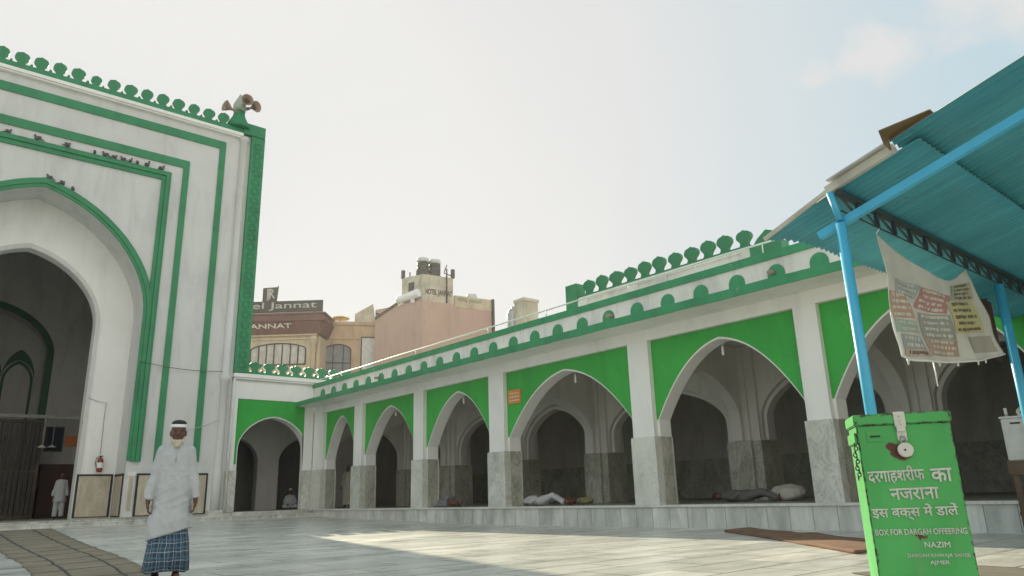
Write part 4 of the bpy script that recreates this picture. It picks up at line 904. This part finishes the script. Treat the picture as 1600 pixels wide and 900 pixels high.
def grid_face(bm, f, n, m):
    g = [[bm.verts.new(f(i / n, j / m)) for i in range(n + 1)] for j in range(m + 1)]
    for j in range(m):
        for i in range(n): bm.faces.new((g[j][i], g[j][i + 1], g[j + 1][i + 1], g[j + 1][i])).smooth = True
def quad(q, u, v, off):
    p = (Vector(q[0]) * (1 - u) + Vector(q[1]) * u) * (1 - v) + (Vector(q[3]) * (1 - u) + Vector(q[2]) * u) * v
    return Vector((p.x, by(p.x, p.y) - off, p.y))
bm = NB(); grid_face(bm, lambda u, v: bpt(u, v), 48, 36)
g = bmesh.ops.extrude_face_region(bm, geom=bm.faces[:]); bmesh.ops.translate(bm, vec=(0, .003, 0), verts=[x for x in g['geom'] if isinstance(x, bmesh.types.BMVert)])
sh = obj('sheet', bm, 'banner', bn)
BQ = {'b_red': [(8.153, 2.771), (8.880, 2.775), (8.637, 2.532), (7.789, 2.490)], 'b_salmon': [(7.274, 2.591), (7.604, 2.606), (7.733, 2.356), (7.204, 2.304)],
      'b_pale': [(7.453, 2.743), (8.133, 2.777), (7.871, 2.582), (7.410, 2.581)], 'b_grey': [(7.928, 2.457), (8.708, 2.526), (8.856, 2.263), (7.993, 2.203)],
      'b_green': [(7.254, 2.302), (7.762, 2.323), (7.871, 2.226), (7.240, 2.165)], 'b_slate': [(7.303, 2.155), (7.900, 2.192), (7.978, 2.068), (7.340, 2.019)],
      'b_brown': [(7.993, 2.203), (8.851, 2.253), (8.841, 2.083), (8.069, 2.022)], 'b_yellow': [(8.706, 2.677), (9.741, 2.859), (9.855, 2.484), (8.842, 2.338)],
      'b_olive': [(9.088, 2.934), (9.749, 3.088), (9.782, 2.881), (8.822, 2.709)], 'b_tan': [(9.213, 2.345), (10.018, 2.456), (10.158, 2.278), (9.221, 2.157)],
      'b_strip': [(7.367, 2.016), (8.067, 2.068), (8.060, 2.003), (7.365, 1.943)]}
random.seed(3)
light, dark = NB(), NB()
for k, (nm, q) in enumerate(BQ.items()):
    off = .0030 + .0004 * k
    bm = NB(); grid_face(bm, lambda u, v: quad(q, u, v, off), 12, 10); obj('text_block', bm, nm, sh)
    rows_ = {'b_red': 4, 'b_salmon': 4, 'b_pale': 3, 'b_grey': 4, 'b_green': 2, 'b_slate': 2, 'b_brown': 3, 'b_yellow': 5, 'b_olive': 4, 'b_strip': 1}.get(nm, 0)
    tgt = dark if nm in ('b_yellow', 'b_olive', 'b_strip') else light
    L_q = max(.3, (Vector(q[1]) - Vector(q[0])).length)
    for r_ in range(rows_):
        u = .07 + .10 * random.random(); e = .94 - .16 * random.random(); v0 = (r_ + .22) / rows_; 
        while u < e:
            w = (.022 + .05 * random.random()) / L_q; hgt = (.36 + .22 * random.random()) / rows_; u1 = min(u + w, e)
            grid_face(tgt, lambda a, c: quad(q, u + (u1 - u) * a, v0 + hgt * c, off + .0035), 1, 1); u += w + (.010 + (.03 if random.random() < .25 else 0)) / L_q
obj('lettering', light, 'text_cream', sh); obj('lettering', dark, 'text_faded', sh)
bm = NB()
tube(bm, [bpt(i / 30, 1) for i in range(31)], .014, 6); tube(bm, [bpt(0, .5 + i / 40) for i in range(21)], .010, 6)
obj('hem', bm, 'plain_white', sh)
bm = NB()
for s in (.12, .42, .58, .74, .86):
    c = bpt(s, 1) + Vector((0, 0, -.03)); bm = NB(); tube(bm, [c + Vector((math.cos(a) * .02, 0, math.sin(a) * .02)) for a in [k * math.pi / 4 for k in range(9)]], .006, 5, False); obj('eyelet', bm, 'grey_white', bn)
c = bpt(.36, 1); c2_ = bpt(.1, 1)
for pts in ([c, c + Vector((.01, 0, -.12)), c + Vector((.0, 0, -.26))], [c2_, c2_ + Vector((.0, 0, -.07))], [bpt(0, 0), Vector((7.24, 2.8, 3.215))], [bpt(1, 0), Vector((9.62, 2.8, 3.215))]):
    bm = NB(); tube(bm, pts, .007, 5); obj('tie_cord', bm, 'plain_white', bn)
bm = NB(); box(bm, 10.45, 11.95, 3.28, 3.31, 2.40, 3.26); beam(bm, (10.6, 3.295, 3.25), (10.6, 3.295, 3.33), .02, .02, up=(1, 0, 0)); beam(bm, (11.8, 3.295, 3.25), (11.8, 3.295, 3.33), .02, .02, up=(1, 0, 0))
tag(obj('brown_board', bm, 'rust_wood'), 'dark red brown board hung behind the banner under the canopy', 'board')

# ------------------------------------------------------------------ donation box
BW, BD, BH = .565, .35, 1.145
e_ = Vector((-.549, .836, 0)).normalized(); TRp = Vector((5.268, 1.813, 0)); O = TRp + e_ * BW     # local x runs from the left edge to the right edge
rzb = math.atan2(-e_.y, -e_.x)
db = thing('donation_box', 'chipped green metal donation box with white Hindi lettering', 'donation box', (O.x, O.y, 0), rzb)
def rbox(bm, x0, x1, y0, y1, z0, z1, bev=.006):
    t = NB(); box(t, x0, x1, y0, y1, z0, z1); bmesh.ops.bevel(t, geom=t.edges[:], offset=bev, segments=2, affect='EDGES'); me = bpy.data.meshes.new('x'); t.to_mesh(me); t.free(); bm.from_mesh(me); bpy.data.meshes.remove(me)
bm = NB(); rbox(bm, 0, BW, 0, BD, .05, BH, .008)
for v_ in bm.verts:
    if v_.co.y < .1: v_.co.y += .004 * noise.noise(v_.co * 5)
local('body', bm, 'box', db)
bm = NB()
for x, y in ((.02, .02), (BW - .05, .02), (.02, BD - .05), (BW - .05, BD - .05)): box(bm, x, x + .03, y, y + .03, .011, .05)
local('foot', bm, 'box', db)
bm = NB(); rbox(bm, -.014, BW + .010, -.014, BD + .014, BH - .002, 1.215, .007)
rbox(bm, -.016, -.002, .02, BD - .02, 1.03, 1.10, .003)
local('lid', bm, 'box', db)
bm = NB(); rbox(bm, .232, .300, -.024, -.0145, 1.125, 1.222, .003); rbox(bm, .238, .296, -.012, -.002, 1.035, 1.10, .003); box(bm, .24, .292, -.023, -.016, 1.095, 1.128)
for z in (1.195, 1.165, 1.145): 
    lathe(bm, [(.008, 0), (.006, .006), (0, .008)], (.266, -.024, z), 8, (0, -1, 0))
local('hasp', bm, 'text_cream', db)
bm = NB(); rbox(bm, .055, .150, -.005, -.001, 1.035, 1.105, .003); sp_ = local('slot_plate', bm, 'box', db)
bm = NB(); box(bm, .075, .137, -.0075, -.0055, 1.064, 1.076); local('slot', bm, 'black', sp_)
def btext(s, u0, z, w, h=None, bold=.02, tilt=.018):
    x0 = BW - u0
    bm = text_mesh(s, w, h, bold, .0010)
    for v_ in bm.verts:   # hand-painted unevenness
        q = Vector((v_.co.x * 22, v_.co.y * 30, u0 * 9)); v_.co += Vector((noise.noise(q), noise.noise(q + Vector((7, 3, 1))), 0)) * min(.0020, h * .018)
    bm = put(bm, (x0, -.0052, z), (1, 0, tilt), (-tilt, 0, 1)); local('lettering', bm, 'box_letter', db)
btext('दरगाहशरीफ', .540, .762, .335, .112, .024); btext('का', .170, .768, .125, .085, .024)
btext('नजराना', .425, .660, .285, .075, .024)
btext('इस बक्स में डालें', .550, .535, .500, .098, .022)
btext('BOX FOR DARGAH OFFEERING', .548, .448, .525, .038, .022, .008)
btext('NAZIM', .276, .374, .145, .034, .02, .0)
btext('DARGAH KHWAJA SAHEB', .382, .309, .352, .029, .02, .004)
btext('AJMER', .262, .268, .112, .030, .02, .0)
pd = thing('padlock', 'round pale padlock hanging on the hasp of the green box', 'padlock', (O.x, O.y, 0), rzb)
bm = NB(); tube(bm, [(.252, -.022, 1.02), (.252, -.022, 1.05), (.258, -.022, 1.062), (.268, -.022, 1.066), (.278, -.022, 1.062), (.284, -.022, 1.05), (.284, -.022, 1.02)], .006, 8); local('shackle', bm, 'steel', pd)
bm = NB(); lathe(bm, [(.040, 0), (.047, .003), (.047, .024), (.04, .028)], (.270, -.008, .975), 20, (0, -1, 0)); local('lock_body', bm, 'text_cream', pd)
bm = NB(); lathe(bm, [(.007, 0), (.007, .002)], (.266, -.0365, .975), 10, (0, -1, 0)); local('keyhole', bm, 'black', pd)
def link(bm, c, r, k):
    c = Vector(c); pts = []
    for a in [j * math.pi / 5 for j in range(11)]:
        dx, dz = math.cos(a) * r * .65, math.sin(a) * r
        pts.append(c + (Vector((dx, 0, dz)) if k % 2 else Vector((0, dx, dz))))
    tube(bm, pts, r * .26, 6, False)
bm = NB()
for k in range(11): link(bm, (-.022 + .006 * math.sin(k * 1.7), .03 + .004 * math.cos(k), 1.02 - k * .021), .016, k)
chn = local('chain', bm, 'black', None); chn.location = (O.x, O.y, 0); chn.rotation_euler = (0, 0, rzb); tag(chn, 'dark chain dangling from the left edge of the green donation box', 'chain')

# ------------------------------------------------------------------ steel water cooler on a stand (right edge)
wc_o = Vector((11.88, 3.45, 0)); wx = Vector((.267, -.964, 0)); wrz = math.atan2(wx.y, wx.x)
wc = thing('water_cooler', 'stainless steel water cooler tank with a tap, on a wooden stand', 'water cooler', wc_o + Vector((0, 0, 1.03)), wrz)
bm = NB(); rbox(bm, 0, .95, 0, .6, .002, .57, .012); local('tank_body', bm, 'steel', wc)
bm = NB(); rbox(bm, -.02, .97, -.02, .62, .572, .60, .008); local('lid', bm, 'steel', wc)
bm = NB(); tube(bm, [(.40, 0, .16), (.40, -.08, .16), (.40, -.10, .11)], .018, 8); tube(bm, [(.40, -.06, .16), (.40, -.06, .21), (.36, -.06, .22)], .01, 6); local('tap', bm, 'black', wc)
bm = NB(); tube(bm, [(.08, .05, .60), (.08, .05, .72)], .02, 8); local('overflow_pipe', bm, 'grey_white', wc)
bm = NB(); box(bm, .1, .22, -.004, -.001, .49, .515); local('nameplate', bm, 'black', wc)
bm = NB()
for k in range(3): tube(bm, [Vector((.42 + .20 * math.cos(a) * (1 - .08 * k), .2 + .12 * math.sin(a), .66 + .05 * k + .10 * math.sin(a + k))) for a in [j * math.pi / 10 for j in range(21)]], .022, 8, False)
cr = local('coiled_hose', bm, 'text_cream', None); cr.location = wc.location; cr.rotation_euler = (0, 0, wrz); tag(cr, 'cream hose coiled loosely on top of the steel water cooler', 'hose')
st = thing('wooden_stand', 'worn wooden stand carrying the steel water cooler', 'stand', wc_o, wrz)
bm = NB(); rbox(bm, -.03, 1.0, -.05, .65, .84, 1.03, .01); local('top_board', bm, 'wood', st)
for x, y in ((.05, .0), (.9, .0), (.05, .55), (.9, .55)):
    bm = NB(); rbox(bm, x - .04, x + .04, y - .03, y + .05, .0, .838, .008); local('leg', bm, 'wood', st)
bm = NB(); rbox(bm, .0, .95, -.02, .58, .30, .36, .01); local('shelf', bm, 'wood', st)

# ------------------------------------------------------------------ people
def rings_solid(bm, rings, seg=40, hem=None, pleat=None):
    """stacked ellipses (z, cx, cy, rx, ry), closed"""
    R_ = []; uvl = bm.loops.layers.uv.verify()
    for j, (z, cx_, cy_, rx, ry) in enumerate(rings):
        row = []
        for k in range(seg):
            a = 2 * math.pi * k / seg; f = 1 + (pleat(a, z) if pleat else 0)
            zz = z + (hem(a) if (hem and j == 0) else 0)
            row.append(bm.verts.new((cx_ + rx * math.cos(a) * f, cy_ + ry * math.sin(a) * f, zz)))
        R_.append(row)
    for A, B, ra, rb_ in zip(R_, R_[1:], rings, rings[1:]):
        for k in range(seg):
            k2 = (k + 1) % seg; f = bm.faces.new((A[k], A[k2], B[k2], B[k])); f.smooth = True
            for lp, uv in zip(f.loops, ((k / seg * 1.5, ra[0]), ((k + 1) / seg * 1.5, ra[0]), ((k + 1) / seg * 1.5, rb_[0]), (k / seg * 1.5, rb_[0]))): lp[uvl].uv = uv
    bm.faces.new(R_[0][::-1]); bm.faces.new(R_[-1])
def hand(bm, c, sgn, down=(0, -.1, -1)):
    """palm, four bent fingers and a thumb; c is the wrist"""
    c = Vector(c); d = Vector(down).normalized(); inn = Vector((-sgn, 0, 0)); f_ = d.cross(inn).normalized() * sgn   # f_ points to the front
    if f_.y > 0: f_ = -f_
    ell(bm, c + d * .045, (.017, .040, .050)); cap(bm, c - d * .03, .024, c + d * .03, .025)
    for i, ln in enumerate((.062, .072, .068, .052)):
        b = c + d * .082 + f_ * (.030 - i * .020); m_ = b + d * ln * .55 + inn * .010; e = m_ + d * ln * .40 + inn * .024
        cap(bm, b - d * .02, .0095, m_, .0088, 8); cap(bm, m_, .0088, e, .0075, 8)
    b = c + d * .030 + f_ * .034; m_ = b + d * .038 + f_ * .020 + inn * .008; e = m_ + d * .032 + f_ * .002 + inn * .010
    cap(bm, b, .012, m_, .0105, 8); cap(bm, m_, .0105, e, .009, 8)
def standing_body(vox, wide=1.0, step=.0, tilt=0.0):
    bm = NB()
    ell(bm, (0, -.035, 1.555), (.074, .094, .108)); ell(bm, (0, -.066, 1.482), (.054, .058, .058)); cap(bm, (0, -.122, 1.555), .010, (0, -.142, 1.517), .0165)
    ell(bm, (0, -.108, 1.578), (.058, .022, .012)); ell(bm, (.045, -.095, 1.515), (.022, .02, .02)); ell(bm, (-.045, -.095, 1.515), (.022, .02, .02)); ell(bm, (0, -.128, 1.482), (.026, .012, .008)); ell(bm, (0, -.126, 1.470), (.022, .012, .008))
    for s in (1, -1): ell(bm, (s * .077, -.018, 1.535), (.012, .024, .034))
    cap(bm, (0, .005, 1.34), .060, (0, -.025, 1.48), .052); cap(bm, (-.12, 0, 1.33), .045, (.12, 0, 1.33), .045)
    ell(bm, (0, 0, 1.17), (.140, .100, .24)); ell(bm, (0, 0, .95), (.145, .10, .15)); ell(bm, (0, 0, .86), (.155, .115, .12))
    for s in (1, -1):
        st_ = step * s; cap(bm, (s * .085, 0, .84), .085, (s * .095, -.02 - st_ * .5, .47), .056); cap(bm, (s * .095, -.02 - st_ * .5, .47), .054, (s * .10, .02 - st_, .09), .036)
        cap(bm, (s * .10, .035 - st_, .045), .042, (s * .112, -.10 - st_, .032), .034); cap(bm, (s * .112, -.10 - st_, .030), .033, (s * .116, -.155 - st_, .022), .022)
        for i in range(4): cap(bm, (s * (.118 + .014 * i - .02), -.15 - st_, .02), .011, (s * (.122 + .014 * i - .02), -.185 - st_ + .008 * i, .014), .010, 8)
        cap(bm, (s * .130, 0, 1.332), .040, (s * .188, .012, 1.07), .034); cap(bm, (s * .190, .012, 1.07), .038, (s * .232, -.045, .845), .027)
        hand(bm, (s * .236, -.052, .825), s)
    return remeshed(bm, vox, 2)
def kurta_mesh(hem_z, hem_fn, vox, loose=1.0):
    bm = NB()
    rings_solid(bm, [(hem_z, -.008, 0, .225 * loose, .170), (hem_z + .14, -.006, 0, .216 * loose, .164), (.74, 0, 0, .198 * loose, .150), (.9, 0, 0, .180 * loose, .138), (1.05, 0, 0, .168, .130), (1.2, 0, 0, .170, .126), (1.30, 0, 0, .170, .116), (1.365, 0, 0, .145, .098), (1.405, 0, .004, .105, .082), (1.432, 0, .008, .075, .066)], 44, hem_fn,
                lambda a, z: max(0, (1.15 - z)) * (.055 * math.sin(5 * a + 1.3 * z) + .03 * math.sin(11 * a + 2 * z + 1)))
    for s in (1, -1):
        cap(bm, (s * .132, 0, 1.345), .064, (s * .190, .010, 1.07), .056); cap(bm, (s * .190, .010, 1.07), .056, (s * .224, -.040, .90), .047); tube(bm, [(s * .223, -.036, .91), (s * .236, -.050, .835)], .047, 14, True, .041)
    def disp(p):
        arm = 1 if abs(p.x) > .2 else .6
        r_ = 1 - abs(noise.noise((p.x * 8 + p.z * 5, p.y * 6, p.z * 3.2 + 5))) * 2
        return .006 * arm * noise.noise((p.x * 9, p.y * 9, p.z * 5)) + .003 * noise.noise((p.x * 26, p.y * 20, p.z * 16)) + .011 * max(0, r_ - .45) * (1.4 if p.z < 1.15 else .5) + .007 * max(0, 1 - 3 * abs(noise.noise((p.x * 5 - p.z * 7, 3, p.z * 5)))) * (1 if .75 < p.z < 1.1 else .3)
    return remeshed(bm, vox, 3, disp)
def cap_mesh(bm):
    pass
def person_root(label, loc, rz): return thing('person', label, 'person', loc, rz)

# the walking old man
man = person_root('old man walking barefoot in a white kurta and blue checked lungi', (2.53, 8.77, 0), R(-16))
local('body', standing_body(.0075, 1, .07), 'skin', man)
local('kurta', kurta_mesh(.475, lambda a: .055 * math.cos(a) - .03 * max(0, -math.cos(a) - .4), .009), 'cloth_white', man)
bm = NB(); rings_solid(bm, [(.085, 0, 0, .222, .170), (.25, 0, 0, .214, .165), (.40, 0, 0, .202, .155), (.50, 0, 0, .185, .138), (.62, 0, 0, .165, .120), (.86, 0, 0, .145, .10)], 72, lambda a: .012 * math.sin(3 * a), lambda a, z: max(0, .62 - z) * (.085 * math.sin(7 * a) + .05 * math.sin(13 * a + 1) + .05 * math.sin(3 * a + z * 4))); local('lungi', bm, 'plaid', man)
bm = NB(); ell(bm, (0, -.088, 1.440), (.050, .046, .040)); ell(bm, (0, -.098, 1.408), (.038, .034, .040))
for s in (1, -1): cap(bm, (s * .070, -.030, 1.50), .009, (s * .050, -.080, 1.450), .020)
local('beard', remeshed(bm, .007, 2, lambda p: .004 * noise.noise(p * 60)), 'beard', man)
for s in (1, -1):
    bm = NB(); ell(bm, (s * .030, -.1205, 1.553), (.012, .007, .0055)); local('eye', bm, 'black', man)
bm = NB(); bm_prof = [(.0805, 1.603), (.083, 1.61), (.083, 1.632), (.0805, 1.637)]
lathe(bm, bm_prof, (0, 0, 0), 24, caps=False); 
for v_ in bm.verts: v_.co = Vector((v_.co.x, v_.co.y * 1.22 - .032, v_.co.z + (v_.co.y) * .10))
cp = local('cap_band', bm, 'plain_white', man)
bm = NB(); lathe(bm, [(.079, 1.636), (.076, 1.655), (.058, 1.674), (.03, 1.684), (.0, 1.686)], (0, 0, 0), 24)
for v_ in bm.verts: v_.co = Vector((v_.co.x, v_.co.y * 1.22 - .032, v_.co.z + (v_.co.y) * .10))
local('cap_crown', bm, 'hair', man)
bm = NB(); ell(bm, (0, -.012, 1.575), (.078, .090, .062)); 
for v_ in bm.verts: v_.co.y = max(v_.co.y, -.075)
local('hair', bm, 'hair', man)
bm = NB(); tube(bm, [(-.05, -.062, 1.43), (-.03, -.092, 1.405), (0, -.114, 1.36), (.03, -.092, 1.405), (.05, -.062, 1.43)], .007, 6); tube(bm, [(0, -.118, 1.36), (0, -.133, 1.22)], .005, 6); local('collar', bm, 'cloth_white', man)
bm = NB(); prism(bm, [(-.024, 1.425), (0, 1.37), (.024, 1.425)], d=(0, .004, 0), o=(0, -.1135, 0), **XZ); local('neck_opening', bm, 'skin', man)

# the man in the gate doorway
m2 = person_root('man in white kurta and white trousers standing inside the gate arch', (5.36, 32.3, .395), R(-10))
local('body', standing_body(.012), 'skin', m2)
local('kurta', kurta_mesh(.62, None, .016, .95), 'cloth_white', m2)
bm = NB()
for s in (1, -1): tube(bm, [(s * .09, 0, .9), (s * .10, 0, .45), (s * .105, .01, .1)], .10, 14, True, .085)
local('trousers', remeshed(bm, .016, 2), 'cloth_white', m2)
bm = NB(); ell(bm, (0, -.01, 1.60), (.08, .097, .075)); 
for v_ in bm.verts: v_.co.y = max(v_.co.y, -.085)
local('hair', bm, 'hair', m2)
# robed figure behind the corner pillars
m3_ = person_root('person in a long pale robe half hidden behind the second pillar', (14.9, 28.1, .474), R(-35))
local('body', standing_body(.014), 'skin', m3_)
local('robe', kurta_mesh(.12, None, .018, 1.02), 'cloth_cream', m3_)
bm = NB(); ell(bm, (0, -.01, 1.60), (.08, .097, .075)); local('hair', bm, 'hair', m3_)
# seated figure under the wing arch
m4 = person_root('person in white sitting on the floor under the wing arch', (13.75, 31.0, .474), R(-20))
bm = NB(); ell(bm, (0, -.03, .74), (.073, .09, .105)); cap(bm, (0, 0, .55), .055, (0, -.02, .68), .05); ell(bm, (0, .02, .34), (.16, .12, .26)); ell(bm, (0, .03, .13), (.2, .16, .125))
for s in (1, -1):
    cap(bm, (s * .1, 0, .13), .085, (s * .26, -.30, .13), .065); cap(bm, (s * .26, -.30, .11), .058, (s * -.02, -.34, .06), .045); cap(bm, (s * -.02, -.34, .05), .042, (s * -.12, -.36, .045), .032)
    cap(bm, (s * .17, 0, .50), .045, (s * .23, -.08, .28), .037); cap(bm, (s * .23, -.08, .28), .037, (s * .12, -.24, .2), .027); cap(bm, (s * .12, -.24, .2), .03, (s * .07, -.29, .2), .022)
local('body', remeshed(bm, .014, 2), 'skin', m4)
bm = NB(); rings_solid(bm, [(.02, 0, .0, .28, .24), (.12, 0, .0, .25, .21), (.3, 0, .01, .19, .15), (.48, 0, .01, .185, .12), (.56, 0, .0, .12, .09), (.60, 0, 0, .07, .065)], 30)
for s in (1, -1): cap(bm, (s * .15, 0, .51), .07, (s * .235, -.08, .28), .062); cap(bm, (s * .235, -.08, .28), .06, (s * .14, -.22, .2), .05); cap(bm, (s * .1, 0, .13), .10, (s * .26, -.30, .13), .08); cap(bm, (s * .26, -.30, .12), .075, (s * .05, -.33, .07), .06)
local('robe', remeshed(bm, .018, 2, lambda p: .012 * noise.noise(p * 9)), 'cloth_white', m4)
bm = NB(); ell(bm, (0, -.01, .80), (.078, .095, .06)); local('skull_cap', bm, 'plain_white', m4)
# sleepers on the arcade floor (local x: head at +x end)
def sleeper(label, loc, rz, top, legs, knee=.0, cover=None):
    t = person_root(label, loc, rz)
    bm = NB(); ell(bm, (.76, 0, .125), (.11, .075, .09)); cap(bm, (.55, 0, .12), .055, (.68, 0, .12), .05); ell(bm, (.30, 0, .13), (.30, .17, .115)); ell(bm, (-.02, 0, .125), (.16, .16, .115))
    for s in (1, -1):
        kz = .12 + knee * (1 if s > 0 else .6); cap(bm, (-.05, s * .08, .12), .085, (-.42, s * .09, kz), .058); cap(bm, (-.42, s * .09, kz), .055, (-.80, s * .07, .065), .036); cap(bm, (-.82, s * .07, .05), .035, (-.84, s * .09, .16), .024)
        cap(bm, (.50, s * .17, .12), .046, (.24, s * .24, .10), .036); cap(bm, (.24, s * .24, .10), .036, (.08, s * .10, .24), .026); cap(bm, (.08, s * .10, .24), .026, (.0, s * .05, .25), .02)
    local('body', remeshed(bm, .016, 2), 'skin', t)
    bm = NB(); ell(bm, (.30, 0, .13), (.33, .20, .15)); ell(bm, (-.02, 0, .13), (.20, .19, .145))
    for s in (1, -1): cap(bm, (.50, s * .15, .12), .07, (.24, s * .24, .10), .06); cap(bm, (.24, s * .24, .10), .058, (.12, s * .14, .20), .05)
    for v_ in bm.verts: v_.co.z = max(v_.co.z, .004)
    local('shirt', remeshed(bm, .02, 2, lambda p: .014 * noise.noise(p * 8)), top, t)
    bm = NB()
    for s in (1, -1):
        kz = .12 + knee * (1 if s > 0 else .6); cap(bm, (-.05, s * .08, .13), .11, (-.42, s * .09, kz), .085); cap(bm, (-.42, s * .09, kz), .08, (-.74, s * .07, .08), .062)
    for v_ in bm.verts: v_.co.z = max(v_.co.z, .004)
    local('trousers', remeshed(bm, .02, 2, lambda p: .014 * noise.noise(p * 8 + Vector((3, 0, 0)))), legs, t)
    bm = NB(); ell(bm, (.80, 0, .14), (.085, .08, .092)); local('hair', bm, 'hair', t)
    if cover:
        bm = NB(); uvl = bm.loops.layers.uv.verify(); nx, ny = 26, 16; g = []
        for i in range(nx + 1):
            row = []
            for j in range(ny + 1):
                x = .52 - 1.02 * i / nx; w = (j / ny - .5); y = w * .78
                h = .29 * math.exp(-(y / .25) ** 4) * (.85 + .3 * math.exp(-((x + .35) / .2) ** 2) * (1 + knee * 3)) * min(1, (nx - i) / 3, (i + 1) / 2.5) + .012
                row.append((bm.verts.new((x, y, h + .02 * noise.noise((x * 7, y * 7, 1)))), (i / nx, j / ny * .8)))
            g.append(row)
        for A, B in zip(g, g[1:]):
            for j in range(ny):
                q = (A[j], A[j + 1], B[j + 1], B[j]); f = bm.faces.new([x[0] for x in q]); f.smooth = True
                for lp, x in zip(f.loops, q): lp[uvl].uv = x[1]
        g2 = bmesh.ops.extrude_face_region(bm, geom=bm.faces[:]); bmesh.ops.translate(bm, vec=(0, 0, .012), verts=[x for x in g2['geom'] if isinstance(x, bmesh.types.BMVert)])
        local('blanket', bm, cover, t)
    return t
sleeper('person asleep under a grey checked blanket beside a marble pillar', (14.15, 20.25, .476), R(95), 'cloth_cream', 'cloth_red', .03, 'plaid_grey')
sleeper('person in white clothes asleep under the arch with the orange plate', (14.25, 15.55, .476), R(100), 'cloth_white', 'cloth_white', .14)
sleeper('person in grey clothes asleep beside a large pale bundle under an arch', (15.6, 9.98, .476), R(95), 'cloth_grey', 'cloth_grey', .10)
def bundle(c, r, mt, label, cat='bundle', name='cloth_bundle'):
    bm = NB(); ell(bm, (0, 0, r[2]), r); ell(bm, (r[0] * .6, r[1] * .3, r[2] * .7), (r[0] * .6, r[1] * .6, r[2] * .7)); ell(bm, (-r[0] * .6, -r[1] * .2, r[2] * .6), (r[0] * .55, r[1] * .6, r[2] * .6))
    for v_ in bm.verts: v_.co.z = max(v_.co.z, 0)
    o = obj(name, remeshed(bm, .02, 2, lambda p: .03 * noise.noise(p * 7 + Vector(c))), mt); o.location = c; return tag(o, label, cat)
bundle((13.98, 16.28, .476), (.17, .17, .13), 'cloth_blue', 'blue cloth bundle by the head of the sleeper in white')
bundle((14.9, 14.55, .476), (.14, .30, .10), 'cloth_yellow', 'mustard yellow cloth heap under the arch with the orange plate')
bundle((15.1, 15.3, .476), (.13, .26, .09), 'cloth_red', 'dark red cloth heap behind the sleeper in white')
bundle((14.0, 20.95, .476), (.17, .16, .12), 'cloth_cream', 'cream bundle used as a pillow by the checked blanket')
bundle((16.0, 9.15, .476), (.30, .42, .18), 'cloth_cream', 'pale bundle at the feet of the sleeper in grey')
bundle((15.0, 21.95, .476), (.24, .24, .24), 'cloth_yellow', 'olive bag on the floor under the third arch from the corner')
S.cycles.samples = 64
